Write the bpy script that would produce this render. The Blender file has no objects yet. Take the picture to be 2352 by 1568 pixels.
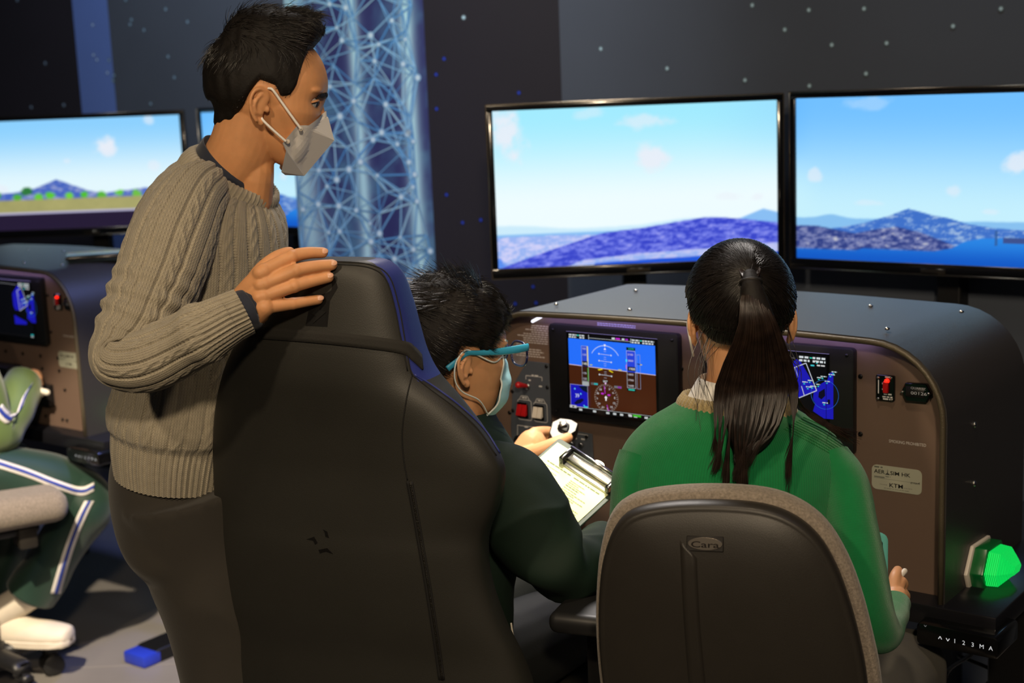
import bpy, bmesh, math, random
import numpy as np
from math import sin, cos, radians, pi, sqrt, tan, atan2
from mathutils import Vector, Matrix
from mathutils.bvhtree import BVHTree

S = bpy.context.scene
COL = S.collection
rng = np.random.default_rng(7)

# ------------------------------------------------------------------ camera
FPX = 3300.0
PITCH, ROLL = radians(10.2), radians(2.29)
CAM = np.array([0.0, 0.0, 1.58])
_r0 = np.array([1.0, 0, 0]); _d0 = np.array([0, -sin(PITCH), -cos(PITCH)])
FW = np.array([0, cos(PITCH), -sin(PITCH)])
RT = cos(ROLL) * _r0 + sin(ROLL) * _d0
DN = cos(ROLL) * _d0 - sin(ROLL) * _r0
cam_data = bpy.data.cameras.new('camera')
cam = bpy.data.objects.new('camera', cam_data)
COL.objects.link(cam)
cam_data.sensor_width = 36.0
cam_data.lens = FPX / 2352.0 * 36.0
cam_data.clip_start = 0.05
cam.matrix_world = Matrix(((RT[0], -DN[0], -FW[0], CAM[0]), (RT[1], -DN[1], -FW[1], CAM[1]),
                           (RT[2], -DN[2], -FW[2], CAM[2]), (0, 0, 0, 1)))
cam_data.dof.use_dof = True
cam_data.dof.focus_distance = 2.2
cam_data.dof.aperture_fstop = 4.5
S.camera = cam

# ------------------------------------------------------------------ view, world, lights
S.view_settings.view_transform = 'Standard'
S.view_settings.look = 'None'
S.view_settings.gamma = 1.0
S.view_settings.use_curve_mapping = False
S.view_settings.exposure = 0.0
world = bpy.data.worlds.new('world'); S.world = world
world.use_nodes = True
bg = world.node_tree.nodes['Background']
bg.inputs[0].default_value = (0.55, 0.62, 0.80, 1)
bg.inputs[1].default_value = 0.018


def lamp(name, kind, loc, target, power, color, size=0.1, spot=40, blend=0.5):
    d = bpy.data.lights.new(name, kind)
    d.energy = power; d.color = color
    if kind == 'SPOT':
        d.spot_size = radians(spot); d.spot_blend = blend; d.shadow_soft_size = size
    elif kind == 'AREA':
        d.shape = 'DISK'; d.size = size
    o = bpy.data.objects.new(name, d); COL.objects.link(o)
    o.location = loc
    o.rotation_euler = (Vector(target) - Vector(loc)).to_track_quat('-Z', 'Y').to_euler()
    return o


WARM = (1.0, 0.79, 0.54)
lamp('ceiling_spot_key', 'SPOT', (-1.55, -0.15, 3.1), (-0.15, 2.2, 1.15), 125, WARM, 0.09, 62, 0.6)
lamp('fill_spot_front', 'SPOT', (0.15, -1.1, 2.75), (-0.1, 2.3, 1.2), 215, WARM, 0.12, 60, 0.8)  # added warm fill from behind the camera for mask and chest
lamp('ceiling_spot_girl', 'SPOT', (0.25, 1.35, 3.1), (0.36, 2.15, 1.1), 52, WARM, 0.08, 60, 0.8)
lamp('ceiling_spot_desk', 'SPOT', (0.22, 2.25, 3.1), (0.10, 2.53, 0.95), 420, (1.0, 0.90, 0.70), 0.05, 13.5, 0.6)
lamp('fill_spot_hood', 'SPOT', (0.15, 3.95, 3.1), (0.15, 2.95, 1.1), 300, (1.0, 0.92, 0.86), 0.4, 55, 0.9)  # added unseen spot behind the monitors, gives the hood top its sheen
lamp('ceiling_spot_floor', 'SPOT', (-0.95, 1.2, 3.1), (-1.2, 3.86, 0.1), 1000, (1.0, 0.84, 0.62), 0.04, 19, 0.35)
lamp('ceiling_spot_wall', 'SPOT', (-0.5, 2.9, 3.1), (-0.45, 4.5, 1.8), 125, (0.94, 0.97, 1.0), 0.15, 80, 0.9)
lamp('ceiling_wash_wall', 'SPOT', (0.9, 2.6, 3.1), (1.0, 3.7, 1.9), 22, (0.8, 0.88, 1.0), 0.2, 110, 0.9)
lamp('fill_wash_left', 'SPOT', (-1.4, 4.4, 3.1), (-1.3, 5.9, 1.9), 60, (0.78, 0.88, 1.0), 0.2, 100, 0.9)  # added unseen wash that lifts the dark left walls
lamp('ceiling_blue_wash', 'SPOT', (1.5, 1.1, 3.1), (-0.1, 2.6, 0.8), 6, (0.30, 0.38, 1.0), 0.2, 70, 0.8)
lamp('ceiling_blue_floor', 'SPOT', (0.2, 3.4, 3.1), (-1.3, 4.2, 0.0), 150, (0.25, 0.33, 1.0), 0.15, 50, 0.8)


# ------------------------------------------------------------------ pixel rays
def ray(x, y):
    return FW + (x - 1176.0) / FPX * RT + (y - 784.0) / FPX * DN


def pt(x, y, Z):
    return CAM + Z * ray(x, y)


def on_plane(x, y, P0, n):
    d = ray(x, y)
    return CAM + d * ((np.asarray(P0) - CAM) @ n) / (d @ n)


def on_z(x, y, z):
    d = ray(x, y)
    return CAM + d * ((z - CAM[2]) / d[2])


def nrm(v):
    v = np.asarray(v, float)
    return v / max(np.linalg.norm(v), 1e-12)


# ------------------------------------------------------------------ materials
def lin(c):
    c = np.asarray(c, float) / 255.0
    return tuple(np.where(c <= 0.04045, c / 12.92, ((c + 0.055) / 1.055) ** 2.4))


MATS = {}


def mat(name, col, rough=0.6, metal=0.0, spec=0.5, bump=0.0, bscale=200.0, var=0.0, vscale=20.0, emit=0.0,
        sss=0.0, coat=0.0, sheen=0.0, trans=0.0, lumps=False, alpha=1.0):
    if name in MATS:
        return MATS[name]
    m = bpy.data.materials.new(name); m.use_nodes = True
    nt = m.node_tree; b = nt.nodes['Principled BSDF']
    c = lin(col)
    b.inputs['Base Color'].default_value = (*c, 1)
    b.inputs['Roughness'].default_value = rough
    b.inputs['Metallic'].default_value = metal
    b.inputs['Specular IOR Level'].default_value = spec
    b.inputs['Coat Weight'].default_value = coat
    b.inputs['Sheen Weight'].default_value = sheen
    b.inputs['Transmission Weight'].default_value = trans
    b.inputs['Alpha'].default_value = alpha
    if sss:
        b.inputs['Subsurface Weight'].default_value = sss
        b.inputs['Subsurface Radius'].default_value = (0.012, 0.005, 0.003)
        b.inputs['Subsurface Scale'].default_value = 0.5
    if emit:
        b.inputs['Emission Color'].default_value = (*c, 1)
        b.inputs['Emission Strength'].default_value = emit
    tc = nt.nodes.new('ShaderNodeTexCoord')
    if var:
        n = nt.nodes.new('ShaderNodeTexNoise'); n.inputs['Scale'].default_value = vscale
        n.inputs['Detail'].default_value = 5.0
        nt.links.new(tc.outputs['Object'], n.inputs['Vector'])
        r = nt.nodes.new('ShaderNodeMapRange')
        r.inputs['From Min'].default_value = 0.3; r.inputs['From Max'].default_value = 0.7
        r.inputs['To Min'].default_value = 1 - var; r.inputs['To Max'].default_value = 1 + var
        nt.links.new(n.outputs['Fac'], r.inputs['Value'])
        mx = nt.nodes.new('ShaderNodeVectorMath'); mx.operation = 'SCALE'
        mx.inputs[0].default_value = c
        nt.links.new(r.outputs['Result'], mx.inputs['Scale'])
        nt.links.new(mx.outputs['Vector'], b.inputs['Base Color'])
    if bump:
        if lumps:
            n2 = nt.nodes.new('ShaderNodeTexVoronoi'); n2.inputs['Scale'].default_value = bscale
            out = n2.outputs['Distance']
        else:
            n2 = nt.nodes.new('ShaderNodeTexNoise'); n2.inputs['Scale'].default_value = bscale
            n2.inputs['Detail'].default_value = 3.0
            out = n2.outputs['Fac']
        nt.links.new(tc.outputs['Object'], n2.inputs['Vector'])
        bp = nt.nodes.new('ShaderNodeBump'); bp.inputs['Strength'].default_value = bump
        bp.inputs['Distance'].default_value = 0.001
        nt.links.new(out, bp.inputs['Height'])
        nt.links.new(bp.outputs['Normal'], b.inputs['Normal'])
    MATS[name] = m
    return m


def knit_mat(name, col, cols, rows, strength=0.6, var=0.18):
    """knitted wool: V-stitch relief running along the UVs of the garment"""
    m = bpy.data.materials.new(name); m.use_nodes = True
    nt = m.node_tree; b = nt.nodes['Principled BSDF']; c = lin(col)
    b.inputs['Roughness'].default_value = 0.95
    b.inputs['Specular IOR Level'].default_value = 0.15
    b.inputs['Sheen Weight'].default_value = 0.25
    b.inputs['Sheen Roughness'].default_value = 0.5
    L = nt.links.new
    uv = nt.nodes.new('ShaderNodeUVMap'); uv.uv_map = 'UVMap'
    sp = nt.nodes.new('ShaderNodeSeparateXYZ'); L(uv.outputs[0], sp.inputs[0])

    def M(op, a, bb=None):
        n = nt.nodes.new('ShaderNodeMath'); n.operation = op
        for i, v in enumerate((a, bb)):
            if v is None: continue
            if isinstance(v, (int, float)): n.inputs[i].default_value = v
            else: L(v, n.inputs[i])
        return n.outputs[0]
    uu = M('MULTIPLY', sp.outputs[0], cols)
    fr = M('ABSOLUTE', M('SUBTRACT', M('FRACT', uu), 0.5))
    colh = M('SUBTRACT', 1.0, M('MULTIPLY', M('MULTIPLY', fr, fr), 4.0))
    vv = M('ADD', M('MULTIPLY', sp.outputs[1], rows), M('MULTIPLY', fr, 1.6))
    rowh = M('ABSOLUTE', M('SINE', M('MULTIPLY', vv, pi)))
    h = M('ADD', M('MULTIPLY', colh, 0.6), M('MULTIPLY', rowh, 0.5))
    ns = nt.nodes.new('ShaderNodeTexNoise'); ns.inputs['Scale'].default_value = 90; ns.inputs['Detail'].default_value = 6
    tc = nt.nodes.new('ShaderNodeTexCoord'); L(tc.outputs['Object'], ns.inputs['Vector'])
    h2 = M('ADD', h, M('MULTIPLY', ns.outputs['Fac'], 0.5))
    bp = nt.nodes.new('ShaderNodeBump'); bp.inputs['Strength'].default_value = strength; bp.inputs['Distance'].default_value = 0.0015
    L(h2, bp.inputs['Height']); L(bp.outputs['Normal'], b.inputs['Normal'])
    f = M('ADD', M('MULTIPLY', ns.outputs['Fac'], 2 * var), 1 - var)
    g = M('MULTIPLY', f, M('ADD', M('MULTIPLY', h, 0.35), 0.72))
    mx = nt.nodes.new('ShaderNodeVectorMath'); mx.operation = 'SCALE'; mx.inputs[0].default_value = c
    L(g, mx.inputs['Scale']); L(mx.outputs['Vector'], b.inputs['Base Color'])
    MATS[name] = m
    return m


def attr_mat(name, emit=None, rough=0.6, spec=0.3, gloss_coat=0.0):
    """flat print or lit display whose colour is stored per vertex"""
    m = bpy.data.materials.new(name); m.use_nodes = True
    nt = m.node_tree; b = nt.nodes['Principled BSDF']
    a = nt.nodes.new('ShaderNodeVertexColor'); a.layer_name = 'Col'
    if emit is None:
        nt.links.new(a.outputs['Color'], b.inputs['Base Color'])
        b.inputs['Coat Weight'].default_value = gloss_coat
    else:
        b.inputs['Base Color'].default_value = (0.004, 0.004, 0.004, 1)
        nt.links.new(a.outputs['Color'], b.inputs['Emission Color'])
        b.inputs['Emission Strength'].default_value = emit
    b.inputs['Roughness'].default_value = rough
    b.inputs['Specular IOR Level'].default_value = spec
    MATS[name] = m
    return m


# ------------------------------------------------------------------ object helpers
ORG = {}


def tag(o, label=None, cat=None, group=None, kind=None):
    if label: o['label'] = label
    if cat: o['category'] = cat
    if group: o['group'] = group
    if kind: o['kind'] = kind
    return o


def thing(name, loc, label, cat, group=None):
    o = bpy.data.objects.new(name, None); COL.objects.link(o)
    o.empty_display_size = 0.05
    o.location = [float(v) for v in loc]
    ORG[o.name] = np.array(loc, float)
    return tag(o, label, cat, group)


def mk(name, geo, material, parent=None, smooth=True, uv=None, col=None, auto=None):
    """ONE mesh object from (verts, faces) given in world coordinates"""
    V, F = geo
    V = np.asarray(V, float)
    org = ORG[parent.name] if parent is not None else V.mean(0)
    if parent is None:
        org = np.array([org[0], org[1], V[:, 2].min()])
    me = bpy.data.meshes.new(name)
    me.from_pydata((V - org).tolist(), [], [list(map(int, f)) for f in F])
    if material is not None: me.materials.append(material)
    if smooth:
        me.polygons.foreach_set('use_smooth', [True] * len(me.polygons))
        if auto is not None and hasattr(me, 'set_sharp_from_angle'):
            me.set_sharp_from_angle(angle=radians(auto))
    if uv is not None:
        ul = me.uv_layers.new(name='UVMap')
        ul.data.foreach_set('uv', np.asarray(uv, float).ravel())
    if col is not None:
        ca = me.color_attributes.new('Col', 'FLOAT_COLOR', 'POINT')
        c4 = np.ones((len(V), 4)); c4[:, :3] = col
        ca.data.foreach_set('color', c4.ravel())
    me.update()
    o = bpy.data.objects.new(name, me); COL.objects.link(o)
    if parent is not None:
        o.parent = parent
        ORG[o.name] = org
    else:
        o.location = org.tolist(); ORG[o.name] = org
    return o


def copy_tree(o, offset=None, parent=None):
    c = o.copy(); COL.objects.link(c)
    if parent is not None: c.parent = parent
    if offset is not None:
        c.location = (np.array(o.location) + offset).tolist()
    ORG[c.name] = ORG[o.name] + (offset if offset is not None else 0)
    for ch in list(o.children):
        copy_tree(ch, None, c)
    return c


# ------------------------------------------------------------------ geometry
def join(*geos):
    Vs, Fs, n = [], [], 0
    for V, F in geos:
        V = np.asarray(V, float)
        Vs.append(V); Fs += [[i + n for i in f] for f in F]; n += len(V)
    return np.vstack(Vs), Fs


class Frame:
    def __init__(s, O, ex, ey, ez):
        s.O, s.ex, s.ey, s.ez = [np.asarray(v, float) for v in (O, ex, ey, ez)]

    def __call__(s, P):
        P = np.asarray(P, float)
        return s.O + P[..., 0:1] * s.ex + P[..., 1:2] * s.ey + P[..., 2:3] * s.ez

    def loc(s, P):
        q = np.asarray(P, float) - s.O
        return np.stack([q @ s.ex, q @ s.ey, q @ s.ez], -1)

    def geo(s, g):
        return s(g[0]), g[1]


def bevel_geo(V, F, r, seg=2):
    bm = bmesh.new()
    vs = [bm.verts.new(v) for v in np.asarray(V).tolist()]
    for f in F: bm.faces.new([vs[i] for i in f])
    bm.normal_update()
    if r > 0:
        ed = [e for e in bm.edges if e.calc_face_angle(0) > radians(25)]
        bmesh.ops.bevel(bm, geom=ed, offset=r, segments=seg, profile=0.5, affect='EDGES', clamp_overlap=True)
    bm.verts.index_update()
    out = np.array([v.co[:] for v in bm.verts]), [[v.index for v in f.verts] for f in bm.faces]
    bm.free()
    return out


def box(x0, x1, y0, y1, z0, z1, r=0.0, seg=2):
    V = [(x, y, z) for z in (z0, z1) for y in (y0, y1) for x in (x0, x1)]
    F = [(0, 2, 3, 1), (4, 5, 7, 6), (0, 1, 5, 4), (2, 6, 7, 3), (0, 4, 6, 2), (1, 3, 7, 5)]
    return bevel_geo(V, F, r, seg)


def prism(poly, t0, t1, r=0.0, seg=2):
    """poly (k,2) in local x,z ; extruded along local y from t0 to t1"""
    poly = np.asarray(poly, float); k = len(poly)
    a = 0.5 * np.sum(poly[:, 0] * np.roll(poly[:, 1], -1) - np.roll(poly[:, 0], -1) * poly[:, 1])
    if a < 0: poly = poly[::-1]
    V = [(x, t0, z) for x, z in poly] + [(x, t1, z) for x, z in poly]
    F = [list(range(k)), list(range(2 * k - 1, k - 1, -1))] + \
        [[i, i + k, (i + 1) % k + k, (i + 1) % k] for i in range(k)]
    return bevel_geo(V, F, r, seg)


def rrect(x0, x1, z0, z1, r, n=5):
    P = []
    for cx, cz, a0 in ((x1 - r, z1 - r, 0), (x0 + r, z1 - r, 90), (x0 + r, z0 + r, 180), (x1 - r, z0 + r, 270)):
        for i in range(n + 1):
            a = radians(a0 + 90 * i / n); P.append((cx + r * cos(a), cz + r * sin(a)))
    return P


def circ(cx, cz, r, n=16, rz=None):
    rz = rz or r
    return [(cx + r * cos(2 * pi * i / n), cz + rz * sin(2 * pi * i / n)) for i in range(n)]


def cmr(P, n):
    """Catmull-Rom resample of rows"""
    P = np.asarray(P, float)
    if P.ndim == 1: return cmr(P[:, None], n)[:, 0]
    k = len(P)
    Q = np.vstack([2 * P[0] - P[1], P, 2 * P[-1] - P[-2]])
    t = np.linspace(0, k - 1 - 1e-9, n); i = t.astype(int); f = (t - i)[:, None]
    p0, p1, p2, p3 = Q[i], Q[i + 1], Q[i + 2], Q[i + 3]
    return 0.5 * ((2 * p1) + (-p0 + p2) * f + (2 * p0 - 5 * p1 + 4 * p2 - p3) * f ** 2 + (-p0 + 3 * p1 - 3 * p2 + p3) * f ** 3)


def grid_faces(m, n, closed=True):
    i = np.arange(m - 1)[:, None]; j = np.arange(n if closed else n - 1)[None, :]
    a = i * n + j; b = i * n + (j + 1) % n
    return np.stack([a, b, b + n, a + n], -1).reshape(-1, 4)


def grid_uv(m, n, closed=True):
    i = np.arange(m - 1)[:, None]; j = np.arange(n if closed else n - 1)[None, :]
    w = n if closed else n - 1
    u0 = j / w + 0 * i; u1 = (j + 1) / w + 0 * i; v0 = i / (m - 1) + 0 * j; v1 = (i + 1) / (m - 1) + 0 * j
    return np.stack([np.stack([u0, v0], -1), np.stack([u1, v0], -1), np.stack([u1, v1], -1), np.stack([u0, v1], -1)], -2).reshape(-1, 2)


def grid_normals(G, closed=True):
    if closed: du = np.roll(G, -1, 1) - np.roll(G, 1, 1)
    else: du = np.gradient(G, axis=1)
    dv = np.gradient(G, axis=0)
    N = np.cross(du, dv)
    return N / np.maximum(np.linalg.norm(N, axis=-1, keepdims=True), 1e-12)


def grid_geo(G, closed=True, caps=True):
    m, n = G.shape[:2]
    F = grid_faces(m, n, closed).tolist(); V = G.reshape(-1, 3)
    if caps and closed:
        V = np.vstack([V, G[0].mean(0), G[-1].mean(0)]); c0, c1 = m * n, m * n + 1
        F += [[c0, (j + 1) % n, j] for j in range(n)] + [[c1, (m - 1) * n + j, (m - 1) * n + (j + 1) % n] for j in range(n)]
    return V, F


def tube_grid(path, ra, rb=None, ref=None, n=24, m=None, power=1.0, ends=False):
    """ring grid (m,n,3); ra across (perpendicular to ref), rb along ref"""
    path = np.asarray(path, float); k = len(path)
    ra = np.broadcast_to(np.asarray(ra, float), (k,)); rb = ra if rb is None else np.broadcast_to(np.asarray(rb, float), (k,))
    m = m or k
    if m != k:
        ra, rb = cmr(ra, m), cmr(rb, m); path = cmr(path, m)
    T = np.gradient(path, axis=0); T /= np.linalg.norm(T, axis=1, keepdims=True) + 1e-12
    ref = FW if ref is None else np.asarray(ref, float)
    A = np.cross(T, ref); bad = np.linalg.norm(A, axis=1) < 1e-3
    if bad.any(): A[bad] = np.cross(T[bad], ref + np.array([0.3, 0.2, 0.1]))
    A /= np.linalg.norm(A, axis=1, keepdims=True)
    B = np.cross(A, T)
    if ends:
        for e, s in ((0, -1), (-1, 1)):
            pass
    a = np.linspace(0, 2 * pi, n, endpoint=False)
    ca, sa = np.cos(a), np.sin(a)
    if power != 1.0:
        ca = np.sign(ca) * np.abs(ca) ** power; sa = np.sign(sa) * np.abs(sa) ** power
    G = path[:, None] + (ra[:, None] * ca)[..., None] * A[:, None] + (rb[:, None] * sa)[..., None] * B[:, None]
    return G


def tube(path, ra, rb=None, ref=None, n=16, m=None, power=1.0):
    return grid_geo(tube_grid(path, ra, rb, ref, n, m, power))


def capsule(path, r, n=14, m=None, ref=None, flat=1.0):
    """round-ended tapered limb"""
    path = np.asarray(path, float); k = len(path); m = m or max(2 * k, 8)
    P = cmr(path, m); R = cmr(np.broadcast_to(np.asarray(r, float), (k,)), m)
    t0 = nrm(P[0] - P[1]); t1 = nrm(P[-1] - P[-2]); e = [0.97, 0.85, 0.6, 0.25]; s = [0.24, 0.53, 0.8, 0.97]
    PP = np.vstack([[P[0] + t0 * R[0] * q for q in s[::-1]], P, [P[-1] + t1 * R[-1] * q for q in s]])
    RR = np.concatenate([[R[0] * q for q in e[::-1]], R, [R[-1] * q for q in e]])
    return grid_geo(tube_grid(PP, RR, RR * flat, ref, n))


def ell(c, r, ax=None, n=20, m=12):
    c = np.asarray(c, float)
    ax = np.eye(3) if ax is None else np.asarray(ax, float)
    th = np.linspace(0.02, pi - 0.02, m); ph = np.linspace(0, 2 * pi, n, endpoint=False)
    st, ct = np.sin(th)[:, None], np.cos(th)[:, None]
    P = np.stack([st * np.cos(ph) * r[0], st * np.sin(ph) * r[1], (ct + 0 * ph) * r[2]], -1)
    G = c + P @ ax
    g = grid_geo(G[::-1])
    return g


def rotm(yaw=0, pitch=0, roll=0):
    """head frame: rows = forward, left, up. yaw about z (0 = +X), pitch down positive, roll"""
    f = np.array([cos(yaw) * cos(pitch), sin(yaw) * cos(pitch), -sin(pitch)])
    l = np.array([-sin(yaw), cos(yaw), 0.0]); u = np.cross(f, l)
    l2 = cos(roll) * l + sin(roll) * u; u2 = np.cross(f, l2)
    return f, l2, u2


def fuse(geos, vox, smooth=5, factor=0.5):
    """voxel union of overlapping shapes into one continuous skin"""
    V, F = join(*geos)
    me = bpy.data.meshes.new('tmp'); me.from_pydata(V.tolist(), [], [list(map(int, f)) for f in F])
    o = bpy.data.objects.new('tmp', me); COL.objects.link(o)
    r = o.modifiers.new('r', 'REMESH'); r.mode = 'VOXEL'; r.voxel_size = vox
    if smooth:
        s = o.modifiers.new('s', 'SMOOTH'); s.iterations = smooth; s.factor = factor
    dg = bpy.context.evaluated_depsgraph_get()
    m2 = bpy.data.meshes.new_from_object(o.evaluated_get(dg))
    n = len(m2.vertices); co = np.empty(n * 3); m2.vertices.foreach_get('co', co)
    Fs = [list(p.vertices) for p in m2.polygons]
    bpy.data.objects.remove(o); bpy.data.meshes.remove(me); bpy.data.meshes.remove(m2)
    return co.reshape(-1, 3), Fs


def bvh(geo):
    return BVHTree.FromPolygons([tuple(v) for v in np.asarray(geo[0]).tolist()], [list(map(int, f)) for f in geo[1]])


def hit(tree, x, y, lift=0.0):
    d = nrm(ray(x, y))
    p, n, i, ds = tree.ray_cast(Vector(CAM), Vector(d))
    if p is None:
        return None, None
    p = np.array(p); n = np.array(n)
    if n @ d > 0: n = -n
    return p + n * lift, n


def near(tree, P, lift=0.0):
    p, n, i, ds = tree.find_nearest(Vector([float(v) for v in P]))
    p = np.array(p); n = np.array(n)
    return p + n * lift, n


def waves(P, seed, freq, octaves=3, per=5):
    """cheap smooth 3-D noise, about -1..1"""
    g = np.random.default_rng(seed); P = np.asarray(P, float); out = np.zeros(P.shape[:-1]); amp = 1.0; tot = 0
    for o in range(octaves):
        for i in range(per):
            k = nrm(g.normal(size=3)) * freq * (2 ** o) * g.uniform(.7, 1.3)
            out += amp / per * 1.6 * np.sin(P @ k + g.uniform(0, 6.28))
        tot += amp; amp *= 0.5
    return out / tot


def fbm2(w, h, cells, seed, octaves=5, gain=0.55):
    g = np.random.default_rng(seed); out = np.zeros((h, w)); amp = 1; tot = 0
    cx, cy = cells
    for o in range(octaves):
        a = g.random((int(cy) + 2, int(cx) + 2))
        x = np.linspace(0, cx, w, endpoint=False); y = np.linspace(0, cy, h, endpoint=False)
        xi, yi = x.astype(int), y.astype(int); fx, fy = x - xi, y - yi
        fx = fx * fx * (3 - 2 * fx); fy = (fy * fy * (3 - 2 * fy))[:, None]
        A = a[yi][:, xi]; B = a[yi][:, xi + 1]; Cc = a[yi + 1][:, xi]; Dd = a[yi + 1][:, xi + 1]
        out += amp * ((A * (1 - fx) + B * fx) * (1 - fy) + (Cc * (1 - fx) + Dd * fx) * fy)
        tot += amp; amp *= gain; cx *= 2; cy *= 2
    return out / tot


def strands(paths, r, n=3, taper=0.25, ):
    """hair: thin tapered strands joined into one mesh; paths (s,k,3)"""
    P = np.asarray(paths, float); s, k = P.shape[:2]
    T = np.gradient(P, axis=1); T /= np.linalg.norm(T, axis=2, keepdims=True) + 1e-12
    ref = nrm([0.31, 0.83, 0.47])
    A = np.cross(T, ref); A /= np.linalg.norm(A, axis=2, keepdims=True) + 1e-9
    B = np.cross(T, A)
    w = np.linspace(1, taper, k) * 1.0
    r = np.broadcast_to(np.asarray(r, float), (s,))
    ang = 2 * pi * np.arange(n) / n
    R = (r[:, None] * w[None])[..., None, None]
    G = P[:, :, None] + R * (np.cos(ang)[:, None] * A[:, :, None] + np.sin(ang)[:, None] * B[:, :, None])
    base = grid_faces(k, n)
    F = (base[None] + (np.arange(s) * k * n)[:, None, None]).reshape(-1, 4)
    return G.reshape(-1, 3), F.tolist()


class Canvas:
    """flat print on a real surface: coloured shapes in the surface's own 2-D frame"""

    def __init__(s, O, ex, ey, n, step=0.00012):
        s.O, s.ex, s.ey, s.n = [np.asarray(v, float) for v in (O, ex, ey, n)]
        s.V, s.F, s.C, s.k, s.step = [], [], [], 0, step

    def to2(s, P):
        q = np.asarray(P) - s.O
        return np.array([q @ s.ex / (s.ex @ s.ex), q @ s.ey / (s.ey @ s.ey)])

    def px(s, x, y):
        nn = nrm(np.cross(s.ex, s.ey))
        return s.to2(on_plane(x, y, s.O, nn))

    def raw(s, P2, faces, cols, lift=True):
        if lift: s.k += 1
        P2 = np.asarray(P2, float); b = len(s.V)
        z = s.n * (0.0002 + s.step * s.k)
        for p in P2: s.V.append(s.O + p[0] * s.ex + p[1] * s.ey + z)
        cols = np.asarray(cols, float)
        if cols.ndim == 1: cols = np.tile(cols, (len(P2), 1))
        s.C += [lin(c) for c in cols]
        s.F += [[i + b for i in f] for f in faces]

    def poly(s, P, c, lift=True): s.raw(P, [list(range(len(P)))], c, lift)

    def rect(s, x0, y0, x1, y1, c, lift=True): s.poly([(x0, y0), (x1, y0), (x1, y1), (x0, y1)], c, lift)

    def frame(s, x0, y0, x1, y1, w, c):
        s.k += 1
        for r in ((x0, y0, x1, y0 + w), (x0, y1 - w, x1, y1), (x0, y0 + w, x0 + w, y1 - w), (x1 - w, y0 + w, x1, y1 - w)):
            s.rect(*r, c, False)

    def line(s, a, b, w, c, lift=True):
        a, b = np.asarray(a, float), np.asarray(b, float); d = b - a; L = np.linalg.norm(d)
        if L < 1e-9: return
        q = np.array([-d[1], d[0]]) / L * w / 2
        s.poly([a + q, b + q, b - q, a - q], c, lift)

    def path(s, P, w, c):
        s.k += 1
        for a, b in zip(P[:-1], P[1:]): s.line(a, b, w, c, False)

    def disc(s, x, y, r, c, n=12, ry=None, lift=True):
        s.poly(circ(x, y, r, n, ry), c, lift)

    def ring(s, x, y, r, w, c, a0=0, a1=360, n=36, ry=None):
        ry = ry or r
        s.path([(x + r * cos(radians(a0 + (a1 - a0) * i / n)), y + ry * sin(radians(a0 + (a1 - a0) * i / n))) for i in range(n + 1)], w, c)

    def glow(s, x, y, r, c, n=12):
        """printed soft dot: bright centre fading to the given edge colour"""
        pass

    def text(s, t, x, y, h, c, w=None, align='LEFT', lift=True, slant=0.0, bold=0.0):
        V, F = glyphs(t, bold)
        if len(V) == 0: return
        V = V.copy(); V[:, 0] += slant * V[:, 1]
        sc = h / 0.69
        wd = V[:, 0].max() - V[:, 0].min()
        sx = sc if w is None else w / wd
        x0 = V[:, 0].min()
        off = {'LEFT': 0, 'CENTER': -wd * sx / 2, 'RIGHT': -wd * sx}[align]
        P = np.stack([x + off + (V[:, 0] - x0) * sx, y + V[:, 1] * sc * (1 if s.ey[2] > 0 else -1)], -1)
        s.raw(P, F, c, lift)

    def scrawl(s, x0, y0, x1, h, c, seed=0, word=(1.5, 5)):
        """a line of print too small to read"""
        g = random.Random(seed); x = x0; s.k += 1
        while x < x1:
            w = g.uniform(*word) * h
            s.rect(x, y0, min(x + w, x1), y0 + h, c, False); x += w + 0.6 * h

    def build(s, name, material, parent=None):
        return mk(name, (np.array(s.V), s.F), material, parent, smooth=False, col=np.array(s.C))


_gl = {}


def glyphs(t, bold=0.0):
    key = (t, bold)
    if key not in _gl:
        cu = bpy.data.curves.new('txt', 'FONT'); cu.body = t; cu.offset = bold
        cu.resolution_u = 3; cu.size = 1.0
        o = bpy.data.objects.new('txt', cu)
        me = bpy.data.meshes.new_from_object(o)
        V = np.array([v.co[:2] for v in me.vertices]); F = [list(p.vertices) for p in me.polygons]
        bpy.data.objects.remove(o); bpy.data.meshes.remove(me); bpy.data.curves.remove(cu)
        _gl[key] = (V, F)
    return _gl[key]
# ================================================================== the setting
UP = np.array([0, 0, 1.0])


def slab(name, A, B, z0, z1, t, m, parent=None):
    A = np.array([A[0], A[1], 0.0]); B = np.array([B[0], B[1], 0.0]); ex = nrm(B - A); ey = np.cross(UP, ex)
    fr = Frame(A, ex, ey, UP)
    return mk(name, fr.geo(box(0, np.linalg.norm(B - A), 0, t, z0, z1)), m, parent, smooth=False), fr


M_floor = mat('floor_vinyl', (128, 124, 120), 0.38, var=0.10, vscale=3.0, bump=0.15, bscale=60, spec=0.4)
M_joint = mat('floor_joint', (58, 56, 55), 0.8)
fl = mk('floor', box(-6, 4, -2, 8, -0.06, -0.004), M_joint, smooth=False)
tag(fl, kind='structure')
tile_me = None
for ix in range(-3, 2):
    for iy in range(1, 5):
        x0, y0 = ix * 1.2 - 0.35, iy * 1.2 + 0.25
        t = mk('floor_tile', box(x0 + .0015, x0 + 1.1985, y0 + .0015, y0 + 1.1985, -0.004, 0.0, 0.0008, 1), M_floor, fl, smooth=False)

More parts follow.
